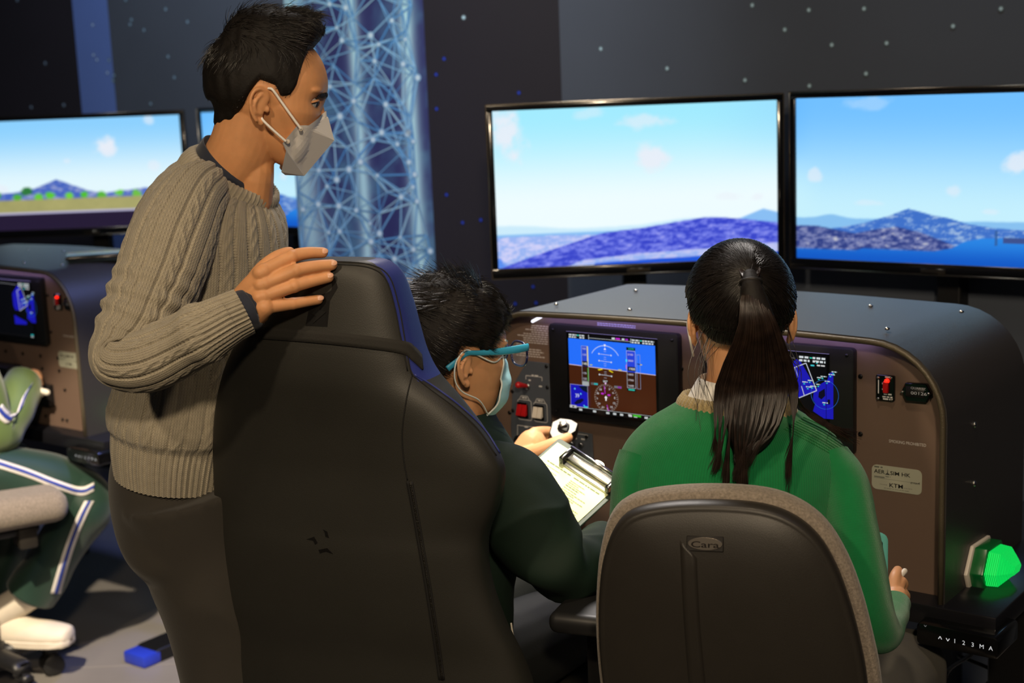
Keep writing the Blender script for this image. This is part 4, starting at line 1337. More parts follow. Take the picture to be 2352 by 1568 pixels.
ofr = Frame([oloc[0], oloc[1], 0], orr, od, UP)
mk('seat', pad(ofr, -.20, .22, -.19, .25, .41, .49, .035), M_fabric, ochair)
mk('seat_pan', ofr.geo(box(-.2, .2, -.17, .22, .375, .412, .01, 2)), M_shell, ochair, auto=40)
mk('back_stem', tube([oloc + [0, 0, .38], oloc - od * .2 + [0, 0, .38], oloc - od * .275 + [0, 0, .46], oc + od * .0 + [0, 0, -.2]], [.03, .03, .028, .026], [.012, .012, .012, .012], ref=od, n=12, m=20), M_basep, ochair)
star_base(ochair, oloc, .38, .55, .25)
# ================================================================== people: shared builders
M_skin = mat('skin_warm', (212, 152, 104), 0.52, sss=0.12, bump=.10, bscale=500, var=.07, vscale=40, spec=.4)
M_skin2 = mat('skin_child', (214, 158, 114), 0.50, sss=0.12, bump=.05, bscale=500, var=.05, vscale=40, spec=.4)
M_hair = mat('black_hair', (24, 20, 17), 0.32, spec=0.8, var=.3, vscale=60)
M_hcap = mat('hair_mass', (20, 16, 13), 0.65, spec=0.25, var=.3, vscale=60, bump=.6, bscale=160)
M_hairb = mat('brown_black_hair', (38, 27, 21), 0.30, spec=0.8, var=.45, vscale=70)
M_nail = mat('fingernail', (224, 172, 142), .3, spec=.5)
M_eye = mat('eye_white', (205, 200, 192), .2)
M_dark = mat('lash_dark', (16, 12, 10), .6)


class Head:
    def __init__(s, ear_px, Z, yaw, pitch, roll, k=1.0, side=-1):
        """side -1: the ear seen at ear_px is the right ear, +1 the left, 0: ear_px is the head centre"""
        f, l, u = rotm(yaw, pitch, roll); s.f, s.l, s.u, s.k = f, l, u, k
        s.O = pt(*ear_px, Z) - l * side * .078 * k
        s.fr = Frame(s.O, f * k, l * k, u * k)

    def geo(s, g): return s.fr.geo(g)

    def side(s, x, y, yl):
        """pixel on the sagittal plane at local y = yl"""
        return s.fr.loc(on_plane(x, y, s.O + s.l * yl * s.k, s.l)) / (s.k ** 2) if s.k != 1 else s.fr.loc(on_plane(x, y, s.O + s.l * yl, s.l))

    def shapes(s, nose=True, ears=(-1, 1), jaw=1.0, low=0.0):
        G = [ell((.002, 0, .040), (.096, .0745, .088), n=40, m=26)]
        lv = np.array([(.085, .078, -.03, .058), (.06, .0925, -.04, .066), (.042, .0945, -.04, .0685), (.022, .089, -.035, .069), (0, .092, -.03, .0685), (-.024, .092, -.02, .065),
                       (-.044, .091, -.012, .060), (-.062, .087, -.002, .052), (-.077, .081, .012, .041), (-.087, .072, .026, .027), (-.091, .062, .036, .014)])
        lv = cmr(lv, 34); a = np.linspace(0, 2 * pi, 40, endpoint=False); rings = []
        for z, fx, bx, hw in lv:
            lw = low * min(1, max(0, -z / .04)); fx, hw = fx - .010 * lw, hw * (1 - .12 * lw)
            cx_, rx = (fx + bx) / 2, (fx - bx) / 2
            ca_, sa_ = np.cos(a), np.sin(a)
            p = np.where(ca_ > 0, .92, .75)
            rings.append(np.stack([cx_ + rx * np.sign(ca_) * np.abs(ca_) ** p, hw * jaw * np.sign(sa_) * np.abs(sa_) ** .85, np.full(40, z)], -1))
        G.append(grid_geo(np.array(rings)[::-1]))
        if nose and low:      # bridge only: the mask covers the rest
            G.append(capsule([(.082, 0, .026), (.089, 0, .010), (.092, 0, -.006)], [.0065, .0075, .0085], m=12))
        elif nose:
            G.append(capsule([(.088, 0, .025), (.096, 0, .008), (.102, 0, -.008), (.101, 0, -.018)], [.0075, .0085, .010, .011], m=14))
            for y in (-1, 1): G.append(ell((.095, y * .011, -.020), (.010, .008, .008)))
        for y in (-1, 1):
            G.append(ell((.0705, y * .033, .040), (.017, .026, .009)))       # brow
            if not low: G.append(ell((.070, y * .044, -.012), (.018, .017, .016)))
        for y in ears: G += s.ear(y)
        return [s.geo(g) for g in G]

    def ear(s, y):
        def E(P, out=0.0):
            P = np.asarray(P, float) * .76; x, z = P[:, 0] - .001, P[:, 1] + .001
            yy = .0715 + np.clip(.012 - x, 0, 1) * .42 + out
            return np.stack([x - .008, y * yy, z + .003], -1)
        helix = E([(.010, .004), (.012, .018), (.006, .030), (-.006, .034), (-.018, .027), (-.023, .010), (-.021, -.008), (-.014, -.022), (-.006, -.032)])
        anti = E([(-.002, .022), (-.010, .012), (-.013, -.002), (-.009, -.014), (.001, -.018)], .001)
        plate = E([(-.004, .026), (-.006, .01), (-.006, -.008), (-.002, -.022)], -.003)
        return [capsule(helix, [.0028, .0031, .0034, .0034, .0033, .0031, .0030, .0032, .0037], n=12, m=30),
                capsule(anti, .0027, n=10, m=16), capsule(plate, [.0105, .013, .0115, .008], n=14, m=12, ref=np.array([0, 1.0, 0]), flat=.28),
                ell((.002, y * .073, -.001), (.004, .005, .006)), ell((-.006, y * .0745, -.022), (.0065, .004, .0068))]

    def cap(s, tree, line, thick, nt=40, naz=132):
        """hair cap: grid from the hairline (t=0) to the crown (t=1)"""
        c0 = s.fr(np.array([.002, 0, .04]))
        la = np.array([q[0] for q in line], float); le = np.array([q[1] for q in line], float)
        G = np.zeros((nt, naz, 3)); EL = np.zeros((nt, naz)); AZ = np.zeros((nt, naz))
        for j in range(naz):
            az = 360 * j / naz; aa = az if az <= 180 else 360 - az
            e0 = np.interp(aa, la, le)
            for i in range(nt):
                t = i / (nt - 1); el = radians(e0 + (89 - e0) * t)
                d = nrm(cos(el) * cos(radians(az)) * s.f + cos(el) * sin(radians(az)) * s.l + sin(el) * s.u)
                p, n, ix, ds = tree.ray_cast(Vector(c0), Vector(d))
                r = ds if p is not None else .09
                G[i, j] = c0 + d * (min(r, .135) + thick(az, np.degrees(el)) * min(1, (t / .10 + .05)) ** .5 - (0.004 if i == 0 else 0))
                EL[i, j] = np.degrees(el); AZ[i, j] = az
        return G, AZ, EL


def tuft(G, n, length, comb, lift, seed, k=5, r=.0006, sub=.004, curl=0.0, tmin=0.0, tmax=1.0, wave=0.0, jit=.14):
    """strands rooted on a hair-cap grid"""
    g = np.random.default_rng(seed); nt, na_ = G.shape[:2]
    N = grid_normals(G)
    c = G.mean((0, 1)); 
    if (N * (G - c)).sum() < 0: N = -N
    t = (1 - np.sqrt(g.uniform(0, 1, n)) * .999) * (tmax - tmin) + tmin; a = g.uniform(0, na_, n)
    fi = t * (nt - 1.001); i = fi.astype(int); j = a.astype(int) % na_; f = (fi - i)[:, None]; h = (a - a.astype(int))[:, None]
    jn = (j + 1) % na_
    P = (G[i, j] * (1 - f) + G[i + 1, j] * f) * (1 - h) + (G[i, jn] * (1 - f) + G[i + 1, jn] * f) * h
    Nn = N[i, j]
    az = 360 * a / na_
    D = comb(az, t, P, Nn)
    D += g.normal(scale=jit, size=D.shape)
    D /= np.linalg.norm(D, axis=1, keepdims=True)
    L = length(az, t)[:, None, None] * g.uniform(.6, 1.15, n)[:, None, None]
    s_ = np.linspace(0, 1, k)[None, :, None]
    lf = lift(az, t)[:, None, None]
    path = P[:, None] - Nn[:, None] * sub + D[:, None] * L * s_ + Nn[:, None] * L * (lf * s_ - (lf * curl) * s_ ** 2)
    if wave:
        path = path + wave * np.sin(s_ * 5 + g.uniform(0, 6, n)[:, None, None]) * np.cross(D, Nn)[:, None] * s_
    return strands(path, r * g.uniform(.6, 1.4, n))


def tangent(v, N):
    v = v - (v * N).sum(1, keepdims=True) * N
    return v / (np.linalg.norm(v, axis=1, keepdims=True) + 1e-9)


def dep(P): return float((np.asarray(P) - CAM) @ FW)


def pxpath(L):
    """rows (x, y, Z, half width px[, rb metres]) -> path, ra, rb"""
    L = [tuple(q) + ((None,) if len(q) == 4 else ()) for q in L]
    P = np.array([pt(q[0], q[1], q[2]) for q in L]); ra = np.array([q[3] * q[2] / FPX for q in L])
    rb = np.array([ra[i] if q[4] is None else q[4] for i, q in enumerate(L)])
    return P, ra, rb


def sleeve_grid(L, n, m, ref=None):
    P, ra, rb = pxpath(L)
    return tube_grid(P, ra, rb, FW if ref is None else ref, n, m)


def tube_between(rows_, n, m):
    """rows: (xl,yl, xr,yr, Zl, Zr, rb): ring through the left and right outline pixels"""
    A = np.array([pt(q[0], q[1], q[4]) for q in rows_]); B_ = np.array([pt(q[2], q[3], q[5]) for q in rows_]); rb = cmr(np.array([q[6] for q in rows_]), m)
    A, B_ = cmr(A, m), cmr(B_, m); C_ = (A + B_) / 2; a = (B_ - A) / 2
    b = np.cross(a, np.array([0, 0, 1.0])); b /= np.linalg.norm(b, axis=1, keepdims=True); b = -b * np.sign((b @ FW))[:, None] * -1.0
    ang_ = np.linspace(0, 2 * pi, n, endpoint=False)
    G = C_[:, None] + np.cos(ang_)[None, :, None] * a[:, None] + (np.sin(ang_)[None, :] * rb[:, None])[..., None] * b[:, None]
    return G


def push(G, h, out_ref=None):
    N = grid_normals(G); c = G.mean(1, keepdims=True)
    if ((N * (G - c)).sum()) < 0: N = -N
    return G + N * h[..., None]


def cable(u, v, K, rope=.055, ladder=.0052, d=.0024, every=2):
    """cable-knit relief; u in turns, v in metres"""
    x = u * K; f = x - np.floor(x); col = np.floor(x).astype(int)
    e = np.minimum(f, 1 - f)
    groove = -d * np.exp(-(e / .075) ** 2) * (1 + .6 * np.sin(2 * pi * v / ladder))
    s1 = .5 + .20 * np.sin(2 * pi * v / rope + col * 1.3); s2 = 1 - s1
    over = np.cos(2 * pi * v / rope + col * 1.3)
    b1 = np.exp(-((f - s1) / .15) ** 2) * (1 + .35 * over); b2 = np.exp(-((f - s2) / .15) ** 2) * (1 - .35 * over)
    rope_h = d * .62 * np.maximum(b1, b2)
    plain = d * .45 * (1 - (2 * f - 1) ** 4)
    return groove + np.where(col % every == 0, rope_h, plain)


def rib(u, K, d=.0016): return d * np.sign(np.cos(2 * pi * u * K)) * np.abs(np.cos(2 * pi * u * K)) ** .6


# ================================================================== the standing man
man_base = np.array([*pt(470, 1568, 2.33)[:2], 0.0])
man = thing('person', man_base, 'standing person in grey cable-knit sweater and white mask resting a hand on the chair', 'person')
HM = Head((612, 250), 2.29, radians(11), radians(11), radians(2), 1.0, -1)
neck = [capsule([pt(505, 440, 2.43), pt(535, 385, 2.40), pt(562, 330, 2.378), HM.fr(np.array([-.018, 0, .0]))], [.060, .057, .056, .055], n=30, m=22),
        capsule([pt(590, 345, 2.378), pt(588, 400, 2.38), pt(580, 455, 2.40)], [.028, .030, .034], n=16)]
head_m = fuse(HM.shapes(low=1.0) + neck, .0019, 6)
V = head_m[0]; q = HM.fr.loc(V)


def socket(V, q, fr, y0, x=.098, z=.021, d=.010):
    w = np.exp(-((q[:, 1] - y0) / .015) ** 2 - ((q[:, 2] - z) / .009) ** 2) * (q[:, 0] > .06)
    return V - np.outer(w * d, fr.ex)


for y0 in (-.034, .034): V = socket(V, HM.fr.loc(V), HM.fr, y0)
head_m = (V, head_m[1]); tree_m = bvh(head_m)
# hand on the chair
def tipz(x, y, lift):
    p, n = hit(treeG, x, y)
    return dep(p) - lift


ZW = 2.075
fing = {'index': [(606, 623), (670, 590), (706, 581), (741, 580)], 'middle': [(609, 651), (680, 622), (724, 612), (762, 608)],
        'ring': [(605, 680), (676, 656), (718, 645), (754, 637)], 'little': [(608, 706), (672, 697), (704, 692), (731, 688)]}
zt = {'index': 2.098, 'middle': tipz(760, 612, .010), 'ring': tipz(750, 640, .009), 'little': tipz(728, 690, .008)}
rad = {'index': (.0112, .0101, .0090, .0081), 'middle': (.0112, .0103, .0092, .0083), 'ring': (.0108, .0099, .0088, .0080), 'little': (.0100, .0088, .0079, .0072)}
hand = []; tips = {}
wrist = [(553, 688), (559, 702), (565, 718), (571, 736)]
for k, (nm, P) in enumerate(fing.items()):
    zk = zt[nm]; zs = (ZW - .012, zk - .016, zk - .008, zk)
    J = [pt(x, y, z) for (x, y), z in zip(P, zs)]
    hand.append(capsule([J[0] + (J[0] - J[1]) * .12] + J, (rad[nm][0] * 1.05,) + rad[nm], n=16, m=22))
    w = pt(*wrist[k], ZW + .012)
    hand.append(capsule([w, (w + J[0]) / 2, J[0]], [.017, .0158, .0125 if nm != 'little' else .0138], n=16, m=10))
    hand.append(ell(J[1] - FW * .0012, (.0109, .0109, .0107)) if nm != 'little' else ell(J[1], (.0094,) * 3))
    tips[nm] = (J[-1], nrm(J[-1] - J[-2]))
hand.append(capsule([pt(575, 668, ZW + .016), pt(600, 625, ZW + .012), pt(628, 596, ZW + .022), pt(652, 583, ZW + .030), pt(665, 579, ZW + .034)], [.016, .0135, .0105, .0092, .0082], n=16, m=18))
hand.append(capsule([pt(570, 740, ZW + .014), pt(596, 722, ZW + .006)], [.016, .014], n=16))
hand.append(capsule([pt(480, 755, 2.075), pt(530, 733, 2.08), pt(566, 712, ZW + .014)], [.032, .029, .027], n=20, m=10))
hand.append(ell(pt(590, 682, ZW + .006), (.030, .030, .013), np.array([RT * .8 - DN * .6, RT * .6 + DN * .8, FW])))
hand_m = fuse(hand, .0016, 4)
# torso, limbs under the clothes
ZT = 2.42
tor_rows = [(278, 1062, 560, 1100, ZT, ZT, .150), (272, 1000, 575, 1040, ZT, ZT, .160), (276, 930, 592, 970, ZT, ZT, .165), (280, 840, 612, 880, ZT, ZT, .165), (286, 740, 630, 780, ZT, ZT, .17),
            (296, 640, 640, 690, ZT, ZT, .178), (308, 560, 645, 610, ZT, ZT, .185), (328, 490, 646, 560, ZT, ZT, .185), (358, 435, 642, 520, ZT, ZT, .170), (393, 395, 630, 490, ZT, ZT, .140),
            (424, 370, 619, 478, ZT, ZT, .110), (446, 358, 611, 470, ZT, ZT, .088)]
TG = tube_between(tor_rows, 40, 30)
ctr = TG.mean(1, keepdims=True)
hipL, hipR = pt(425, 1130, 2.49), pt(432, 1130, 2.34)
foot_n = np.array([*(hipR[:2] + [.115, .03]), 0.0]); foot_f = np.array([*(hipL[:2] + [.13, .17]), 0.0])
body_parts = [head_m, hand_m, grid_geo((ctr + (TG - ctr) * .84)[9:]),
              capsule([pt(440, 470, 2.28), pt(372, 610, 2.19), pt(290, 805, 2.115), pt(420, 782, 2.095), pt(530, 733, 2.08)], [.05, .048, .038, .036, .029], n=16, m=24),
              capsule([TG[8].mean(0), TG[3].mean(0), TG[0].mean(0) + np.array([0, 0, .06])], .10, n=20), capsule([pt(470, 480, 2.56), pt(500, 640, 2.59), pt(540, 820, 2.58), pt(600, 960, 2.56)], [.05, .046, .038, .03], n=16, m=16),
              capsule([hipR + [0.02, .05, -.15], (hipR + foot_n) / 2 + [.02, 0, .02], foot_n + [0, 0, .06]], [.055, .052, .036], n=16), capsule([hipL + [0.02, -.02, -.15], (hipL + foot_f) / 2 + [.02, 0, .02], foot_f + [0, 0, .06]], [.055, .052, .036], n=16)]
mk('body', join(*body_parts), M_skin, man)
for nm, (p, d) in tips.items():
    n_ = nrm(-FW + .25 * UP - .2 * RT); n_ = nrm(n_ - (n_ @ d) * d)
    ax = np.array([d, np.cross(n_, d), n_])
    mk('fingernail', ell(p + d * .0012 + n_ * rad[nm][3] * .80, (.0062, .0048, .0018), ax, n=12, m=8), M_nail, man)

# sweater -------------------------------------------------------------
M_knit = knit_mat('grey_melange_knit', (166, 157, 138), 190, 150, .7)
M_knits = knit_mat('grey_melange_sleeve', (166, 157, 138), 90, 130, .7)
M_rib = knit_mat('grey_melange_rib', (168, 159, 140), 120, 30, .5)
nU, nV = 380, 300
TGd = tube_between(tor_rows, nU, nV)
u_ = (np.arange(nU) / nU)[None, :] + np.zeros((nV, 1)); vm = np.cumsum(np.r_[0, np.linalg.norm(np.diff(TGd[:, nU // 4], axis=0), axis=1)])[:, None] + np.zeros((1, nU))
hm = cable(u_ + .004 * np.sin(vm * 30), vm, 34, d=.0034)
wr = waves(TGd, 5, 17, 2) * .004 * np.clip(1 - (vm - .1) / .5, .25, 1)
hemw = np.clip((.085 - vm) / .012, 0, 1)
h = hm * (1 - hemw) + rib(u_, 84, .0017) * hemw + wr - .010 * hemw * 0 + .010 * np.exp(-((vm - .10) / .03) ** 2) * (1 - hemw)
TGd = push(TGd, h + .004)
sw = mk('sweater', grid_geo(TGd, caps=False), M_knit, man, uv=np.vstack([grid_uv(nV, nU)]))
# near sleeve
SL = [(466, 446, 2.32, 60, .06), (434, 482, 2.265, 78, .074), (396, 555, 2.215, 95, .078), (362, 640, 2.18, 97, .074), (322, 730, 2.145, 90, .068), (287, 800, 2.12, 74, .060),
      (290, 828, 2.11, 70, .057), (345, 823, 2.10, 74, .056), (415, 792, 2.09, 70, .052), (480, 757, 2.068, 64, .046), (528, 731, 2.075, 57, .041), (561, 715, 2.08, 54, .038)]
SG = sleeve_grid(SL, 220, 420)
us = (np.arange(220) / 220)[None, :] + np.zeros((420, 1)); vs = np.cumsum(np.r_[0, np.linalg.norm(np.diff(SG.mean(1), axis=0), axis=1)])[:, None] + np.zeros((1, 220))
Ls = vs.max(); cuff = np.clip((vs - (Ls - .062)) / .008, 0, 1)
fold = waves(SG, 9, 34, 2) * .0045 * np.exp(-((vs - .30) / .11) ** 2) + .003 * np.sin(vs * 210 + 5 * np.sin(us * 6.28)) * np.exp(-((vs - .28) / .06) ** 2)
hs = cable(us, vs, 15, d=.0032) * (1 - cuff) + rib(us, 34, .0016) * cuff + fold + .004 * np.exp(-((vs - (Ls - .066)) / .012) ** 2)
SGd = push(SG, hs)
mk('sleeve', grid_geo(SGd, caps=False), M_knits, sw, uv=grid_uv(420, 220))
SF = sleeve_grid([(490, 470, 2.52, 70), (500, 560, 2.58, 75), (520, 700, 2.60, 70), (560, 850, 2.59, 60), (600, 960, 2.56, 50)], 60, 80)
mk('sleeve', grid_geo(SF, caps=False), M_knits, sw, uv=grid_uv(80, 60))
# neck rib
top = TGd[-1]; prv = TGd[-8]
up_ = nrm(top.mean(0) - prv.mean(0))
ringp = np.vstack([top, top[:3]])[::6]
cn = top.mean(0)
NG = []
for k_, (sc, hh) in enumerate(((1.18, -.016), (1.20, -.002), (1.16, .012), (1.08, .020), (1.01, .019), (.98, .002))):
    NG.append(cn + (tube_between(tor_rows, 300, 30)[-1] - cn) * sc + up_ * hh)
NG = np.array(NG); uN = (np.arange(300) / 300)[None, :] + np.zeros((6, 1)); NGd = push(NG, rib(uN, 62, .0012))
mk('neck_rib', grid_geo(NGd, caps=False), M_rib, sw, uv=grid_uv(6, 300))
# navy shirt: collar, cuff
M_navy = mat('navy_cotton', (32, 38, 54), .85, bump=.5, bscale=900, sheen=.2)
col_rows = [(448, 362, 612, 474, 2.42, 2.42, .084), (456, 340, 611, 460, 2.42, 2.42, .081), (474, 314, 607, 436, 2.41, 2.41, .074), (478, 312, 604, 434, 2.41, 2.41, .070), (472, 334, 600, 450, 2.42, 2.42, .070)]
CG = tube_between(col_rows, 60, 16)
mk('shirt_collar', grid_geo(CG, caps=False), M_navy, man)
cf = sleeve_grid([(540, 728, 2.078, 46, .034), (562, 715, 2.08, 50, .036), (570, 711, 2.082, 51, .037), (571, 710, 2.082, 47, .033), (560, 716, 2.08, 44, .031)], 40, 20)
mk('shirt_cuff', grid_geo(cf, caps=False), M_navy, man)
# trousers and shoes
M_trou = mat('charcoal_trousers', (50, 46, 40), .9, bump=.4, bscale=500, sheen=.15, var=.06, vscale=15)


def leg(hip, foot, z):
    P = [hip + [0, 0, .0], hip * .75 + foot * .25 + np.array([.010, 0, 0]), hip * .5 + foot * .5 + np.array([.004, 0, 0]), hip * .25 + foot * .75, foot + [0, 0, .05]]
    G = tube_grid(P, [.108, .088, .080, .070, .066], [.095, .085, .080, .074, .074], FW, 40, 60)
    return grid_geo(push(G, waves(G, z, 26, 2) * .004 + .007 * (1 - np.abs(waves(G, z + 7, 18, 2))) ** 4))


tr_rows = [(285, 960, 560, 1000, ZT, ZT, .14), (272, 1040, 560, 1080, ZT, ZT, .145), (268, 1100, 560, 1130, ZT, ZT, .150), (276, 1170, 560, 1200, ZT, ZT, .150), (296, 1250, 560, 1270, ZT, ZT, .14), (338, 1310, 555, 1310, ZT, ZT, .115)]
PG = tube_between(tr_rows, 60, 30); PG = push(PG, waves(PG, 31, 22, 2) * .003 + .006 * (1 - np.abs(waves(PG, 33, 16, 2))) ** 4)
tro = mk('trousers', fuse([grid_geo(PG), leg(hipR, foot_n, 3), leg(hipL, foot_f, 4)], .006, 4), M_trou, man)
M_shoe = mat('black_shoe', (20, 20, 21), .4)


def shoe(foot, d, m, parent, L=.27, name='shoe', sole=None):
    d = nrm([d[0], d[1], 0]); fr = Frame([foot[0], foot[1], foot[2]], d, np.cross(UP, d), UP); k = L / .27
    lv = [(-.085, .030, .045), (-.07, .036, .075), (-.03, .038, .085), (.03, .042, .072), (.09, .046, .055), (.14, .044, .045), (.175, .034, .036), (.185, .016, .028)]
    G = []
    for x, hw, hh in cmr(np.array(lv), 24):
        a = np.linspace(0, 2 * pi, 24, endpoint=False)
        z = np.where(np.sin(a) > 0, hh * np.sin(a) * .75 + .022, .022 * np.sin(a) * .6 + .022)
        G.append(fr(np.stack([np.full(24, x * k), hw * k * np.cos(a), z * k], -1)))
    s_ = mk(name, grid_geo(np.array(G)), m, parent)
    P = [(x * k, w * k) for x, w, _ in lv] + [(x * k, -w * k) for x, w, _ in lv[::-1]]
    V, F = prism(P, .0, .02 * k, .003, 1); V = np.column_stack([V[:, 0], V[:, 2] * 1.04, V[:, 1]])
    mk('sole', fr.geo((V, F)), sole or m, s_, auto=40)
    return s_


shoe(foot_n, (1, .3), M_shoe, man); shoe(foot_f, (1, .3), M_shoe, man)

# mask ------------------------------------------------------------------
M_mask = mat('white_mask_fabric', (246, 242, 236), .8, bump=.2, bscale=900)
def hs_(x, y, yl): return HM.side(x, y, yl)
pv = {'N1': hs_(742, 259, 0), 'N2': hs_(754, 270, 0), 'B': hs_(768, 322, 0), 'C': hs_(699, 404, 0), 'Nl': hs_(728, 270, -.020), 'J': hs_(706, 289, -.047), 'A': hs_(683, 288, -.063),
      'D': hs_(649, 329, -.070), 'D2': hs_(657, 346, -.068), 'E': hs_(646, 395, -.040), 'E0': hs_(655, 402, 0)}
mv, names = [], list(pv)
for n_ in names: mv.append(pv[n_])
for n_ in names: mv.append(pv[n_] * np.array([1, -1, 1]))
ix = {n_: i for i, n_ in enumerate(names)}; k_ = len(names)
tri = [('N1', 'Nl', 'N2'), ('Nl', 'J', 'N2'), ('N2', 'J', 'B'), ('J', 'A', 'B'), ('A', 'D', 'C'), ('A', 'C', 'B'), ('D2', 'E', 'C'), ('E', 'E0', 'C'), ('D', 'D2', 'C')]
Fm = [[ix[a] for a in t] for t in tri] + [[ix[a] + k_ for a in t[::-1]] for t in tri]
def mask_mesh(MV, Fm, H, tree, gap=.003, sub=5, bulge=0.0):
    """folded mask panels, finely divided and kept just clear of the face"""
    cen = H.fr(np.array([.045, 0, -.035])); Vs, Fs = [], []
    for f in Fm:
        A, B2, C2_ = [MV[i] for i in f]; b0 = len(Vs); idx = {}
        for i in range(sub + 1):
            for j in range(sub + 1 - i):
                idx[i, j] = b0 + len(idx); Vs.append(A + (B2 - A) * i / sub + (C2_ - A) * j / sub)
        for i in range(sub):
            for j in range(sub - i):
                Fs.append([idx[i, j], idx[i + 1, j], idx[i, j + 1]])
                if j < sub - i - 1: Fs.append([idx[i + 1, j], idx[i + 1, j + 1], idx[i, j + 1]])
    Vs = np.array(Vs)
    for i, v in enumerate(Vs):
        d = v - cen; L = np.linalg.norm(d); p, n, _, ds = tree.ray_cast(Vector(cen), Vector(d / L))
        if p is not None and ds < .14 and L < ds + gap: Vs[i] = cen + d / L * (ds + gap)
    Vi = cen + (Vs - cen) * .978
    return np.vstack([Vs, Vi]), Fs + [[k + len(Vs) for k in f[::-1]] for f in Fs]


MV = HM.fr(np.array(mv))
msk = mk('face_mask', mask_mesh(MV, Fm, HM, tree_m, sub=12), M_mask, man, smooth=False)


def strap(P, par, r=.0021): mk('ear_loop', tube(P, r, n=8, m=30), M_mask, par)


P = [HM.fr(hs_(692, 297, -.070)), HM.fr(hs_(672, 270, -.074)), HM.fr(hs_(645, 232, -.077)), HM.fr(hs_(626, 206, -.080)), HM.fr(hs_(616, 203, -.075))]
strap(P, msk)
P = [HM.fr(hs_(657, 325, -.073)), HM.fr(hs_(640, 310, -.076)), HM.fr(hs_(620, 292, -.078)), HM.fr(hs_(604, 276, -.077)), HM.fr(hs_(600, 268, -.072))]
strap(P, msk)
for q in ((692, 297), (662, 326)):
    c_ = HM.fr(hs_(*q, -.066)); mk('weld_spot', ell(c_ - FW * .004, (.004, .004, .0012), np.array([RT, DN, FW]), n=10, m=6), mat('mask_weld', (196, 186, 172), .8), msk)
# eye and brow
def face_line(tree, P, r, m, par, name, lift=0.0, rb=None): mk(name, line_on(tree, P, r, lift, 20), m, par)


ec_ = HM.fr(np.array([.0690, -.034, .0190])); mk('eye', ell(ec_, (.0125, .0125, .0125), n=20, m=14), M_eye, man)
irc = ec_ + nrm(HM.f * .95 - HM.l * .12 - HM.u * .12) * .0080; mk('iris', ell(irc, (.0058, .0058, .0058), n=14, m=10), M_dark, man)
P = [HM.fr(np.array([.0690 + .0132 * cos(a), -.034 - .0132 * sin(a), .0243 - .0022 * a * a])) for a in np.linspace(-.6, 1.35, 14)]
mk('eyelid', capsule(P, .0022, n=10, m=18), M_skin, man)
P = [HM.fr(np.array([.0690 + .0138 * cos(a), -.034 - .0138 * sin(a), .0222 - .0020 * a * a])) for a in np.linspace(-.5, 1.35, 12)]
mk('eyelash', capsule(P, .0012, n=8, m=16), M_dark, man)
gp = np.random.default_rng(3); st_ = []
for t in gp.uniform(0, 1, 150):
    x, y = 731 + t * 26, 219 - 5 * sin(t * 2.6) + gp.uniform(-2.6, 2.6) * (.3 + t * .6)
    p, n = hit(tree_m, x, y, .0004)
    if p is None: continue
    d = nrm(-RT * .8 + DN * .25 + gp.normal(scale=.2, size=3)); d = nrm(d - (d @ n) * n)
    st_.append([p + d * .009 * s + n * .0012 * sin(s * 3) for s in np.linspace(0, 1, 4)])
mk('eyebrow', strands(np.array(st_), .00055), M_hair, man)

# hair --------------------------------------------------------------------
lineM = [(0, 47), (25, 46), (45, 40), (54, 26), (60, 2), (66, -12), (76, -14), (84, -2), (104, 2), (113, -14), (124, -34), (140, -45), (180, -47)]


def thickM(az, el):
    a = az if az <= 180 else 360 - az
    top_ = 1 / (1 + math.exp(-(el - 48) / 7)); front = math.exp(-(a / 62) ** 2)
    return .006 + .024 * top_ + .016 * front * math.exp(-((el - 58) / 22) ** 2) + .006 * math.exp(-((a - 180) / 55) ** 2) * (el > -25)


tree_m0 = bvh(fuse(HM.shapes(ears=()) + neck, .003, 4))
CGm, AZ, EL = HM.cap(tree_m0, lineM, thickM)
CGm = push(CGm, waves(CGm, 12, 120, 2) * .0024 * np.clip((EL - 20) / 30, .15, 1) + waves(CGm * np.array([1, 1, .3]), 14, 300, 1) * .0012)
hr_m = mk('hair', grid_geo(CGm, caps=True), M_hcap, man)
fM, lM, uM = HM.f, HM.l, HM.u


def combM(az, t, P, N):
    a = np.where(az <= 180, az, 360 - az); el = (HM.fr.loc(P)[:, 2] - .04)
    topw = np.clip((el - .045) / .03, 0, 1)[:, None]
    v = topw * (fM * .9 + lM * -.25) + (1 - topw) * (-uM * 1.0 - fM * .35)
    return tangent(v + 0 * P, N)


def lenM(az, t): return np.where(t > .45, .034, .013)
def liftM(az, t): return np.where(t > .4, .55, .12)


mk('hair_strands', join(tuft(CGm, 6000, lenM, combM, liftM, 2, 6, .00055, .004, .75, 0, 1.0, .002), tuft(CGm, 3500, lambda a, t: 0 * a + .008, combM, lambda a, t: 0 * a + .25, 4, 4, .0004, .003, .5, 0, .5)), M_hair, hr_m)
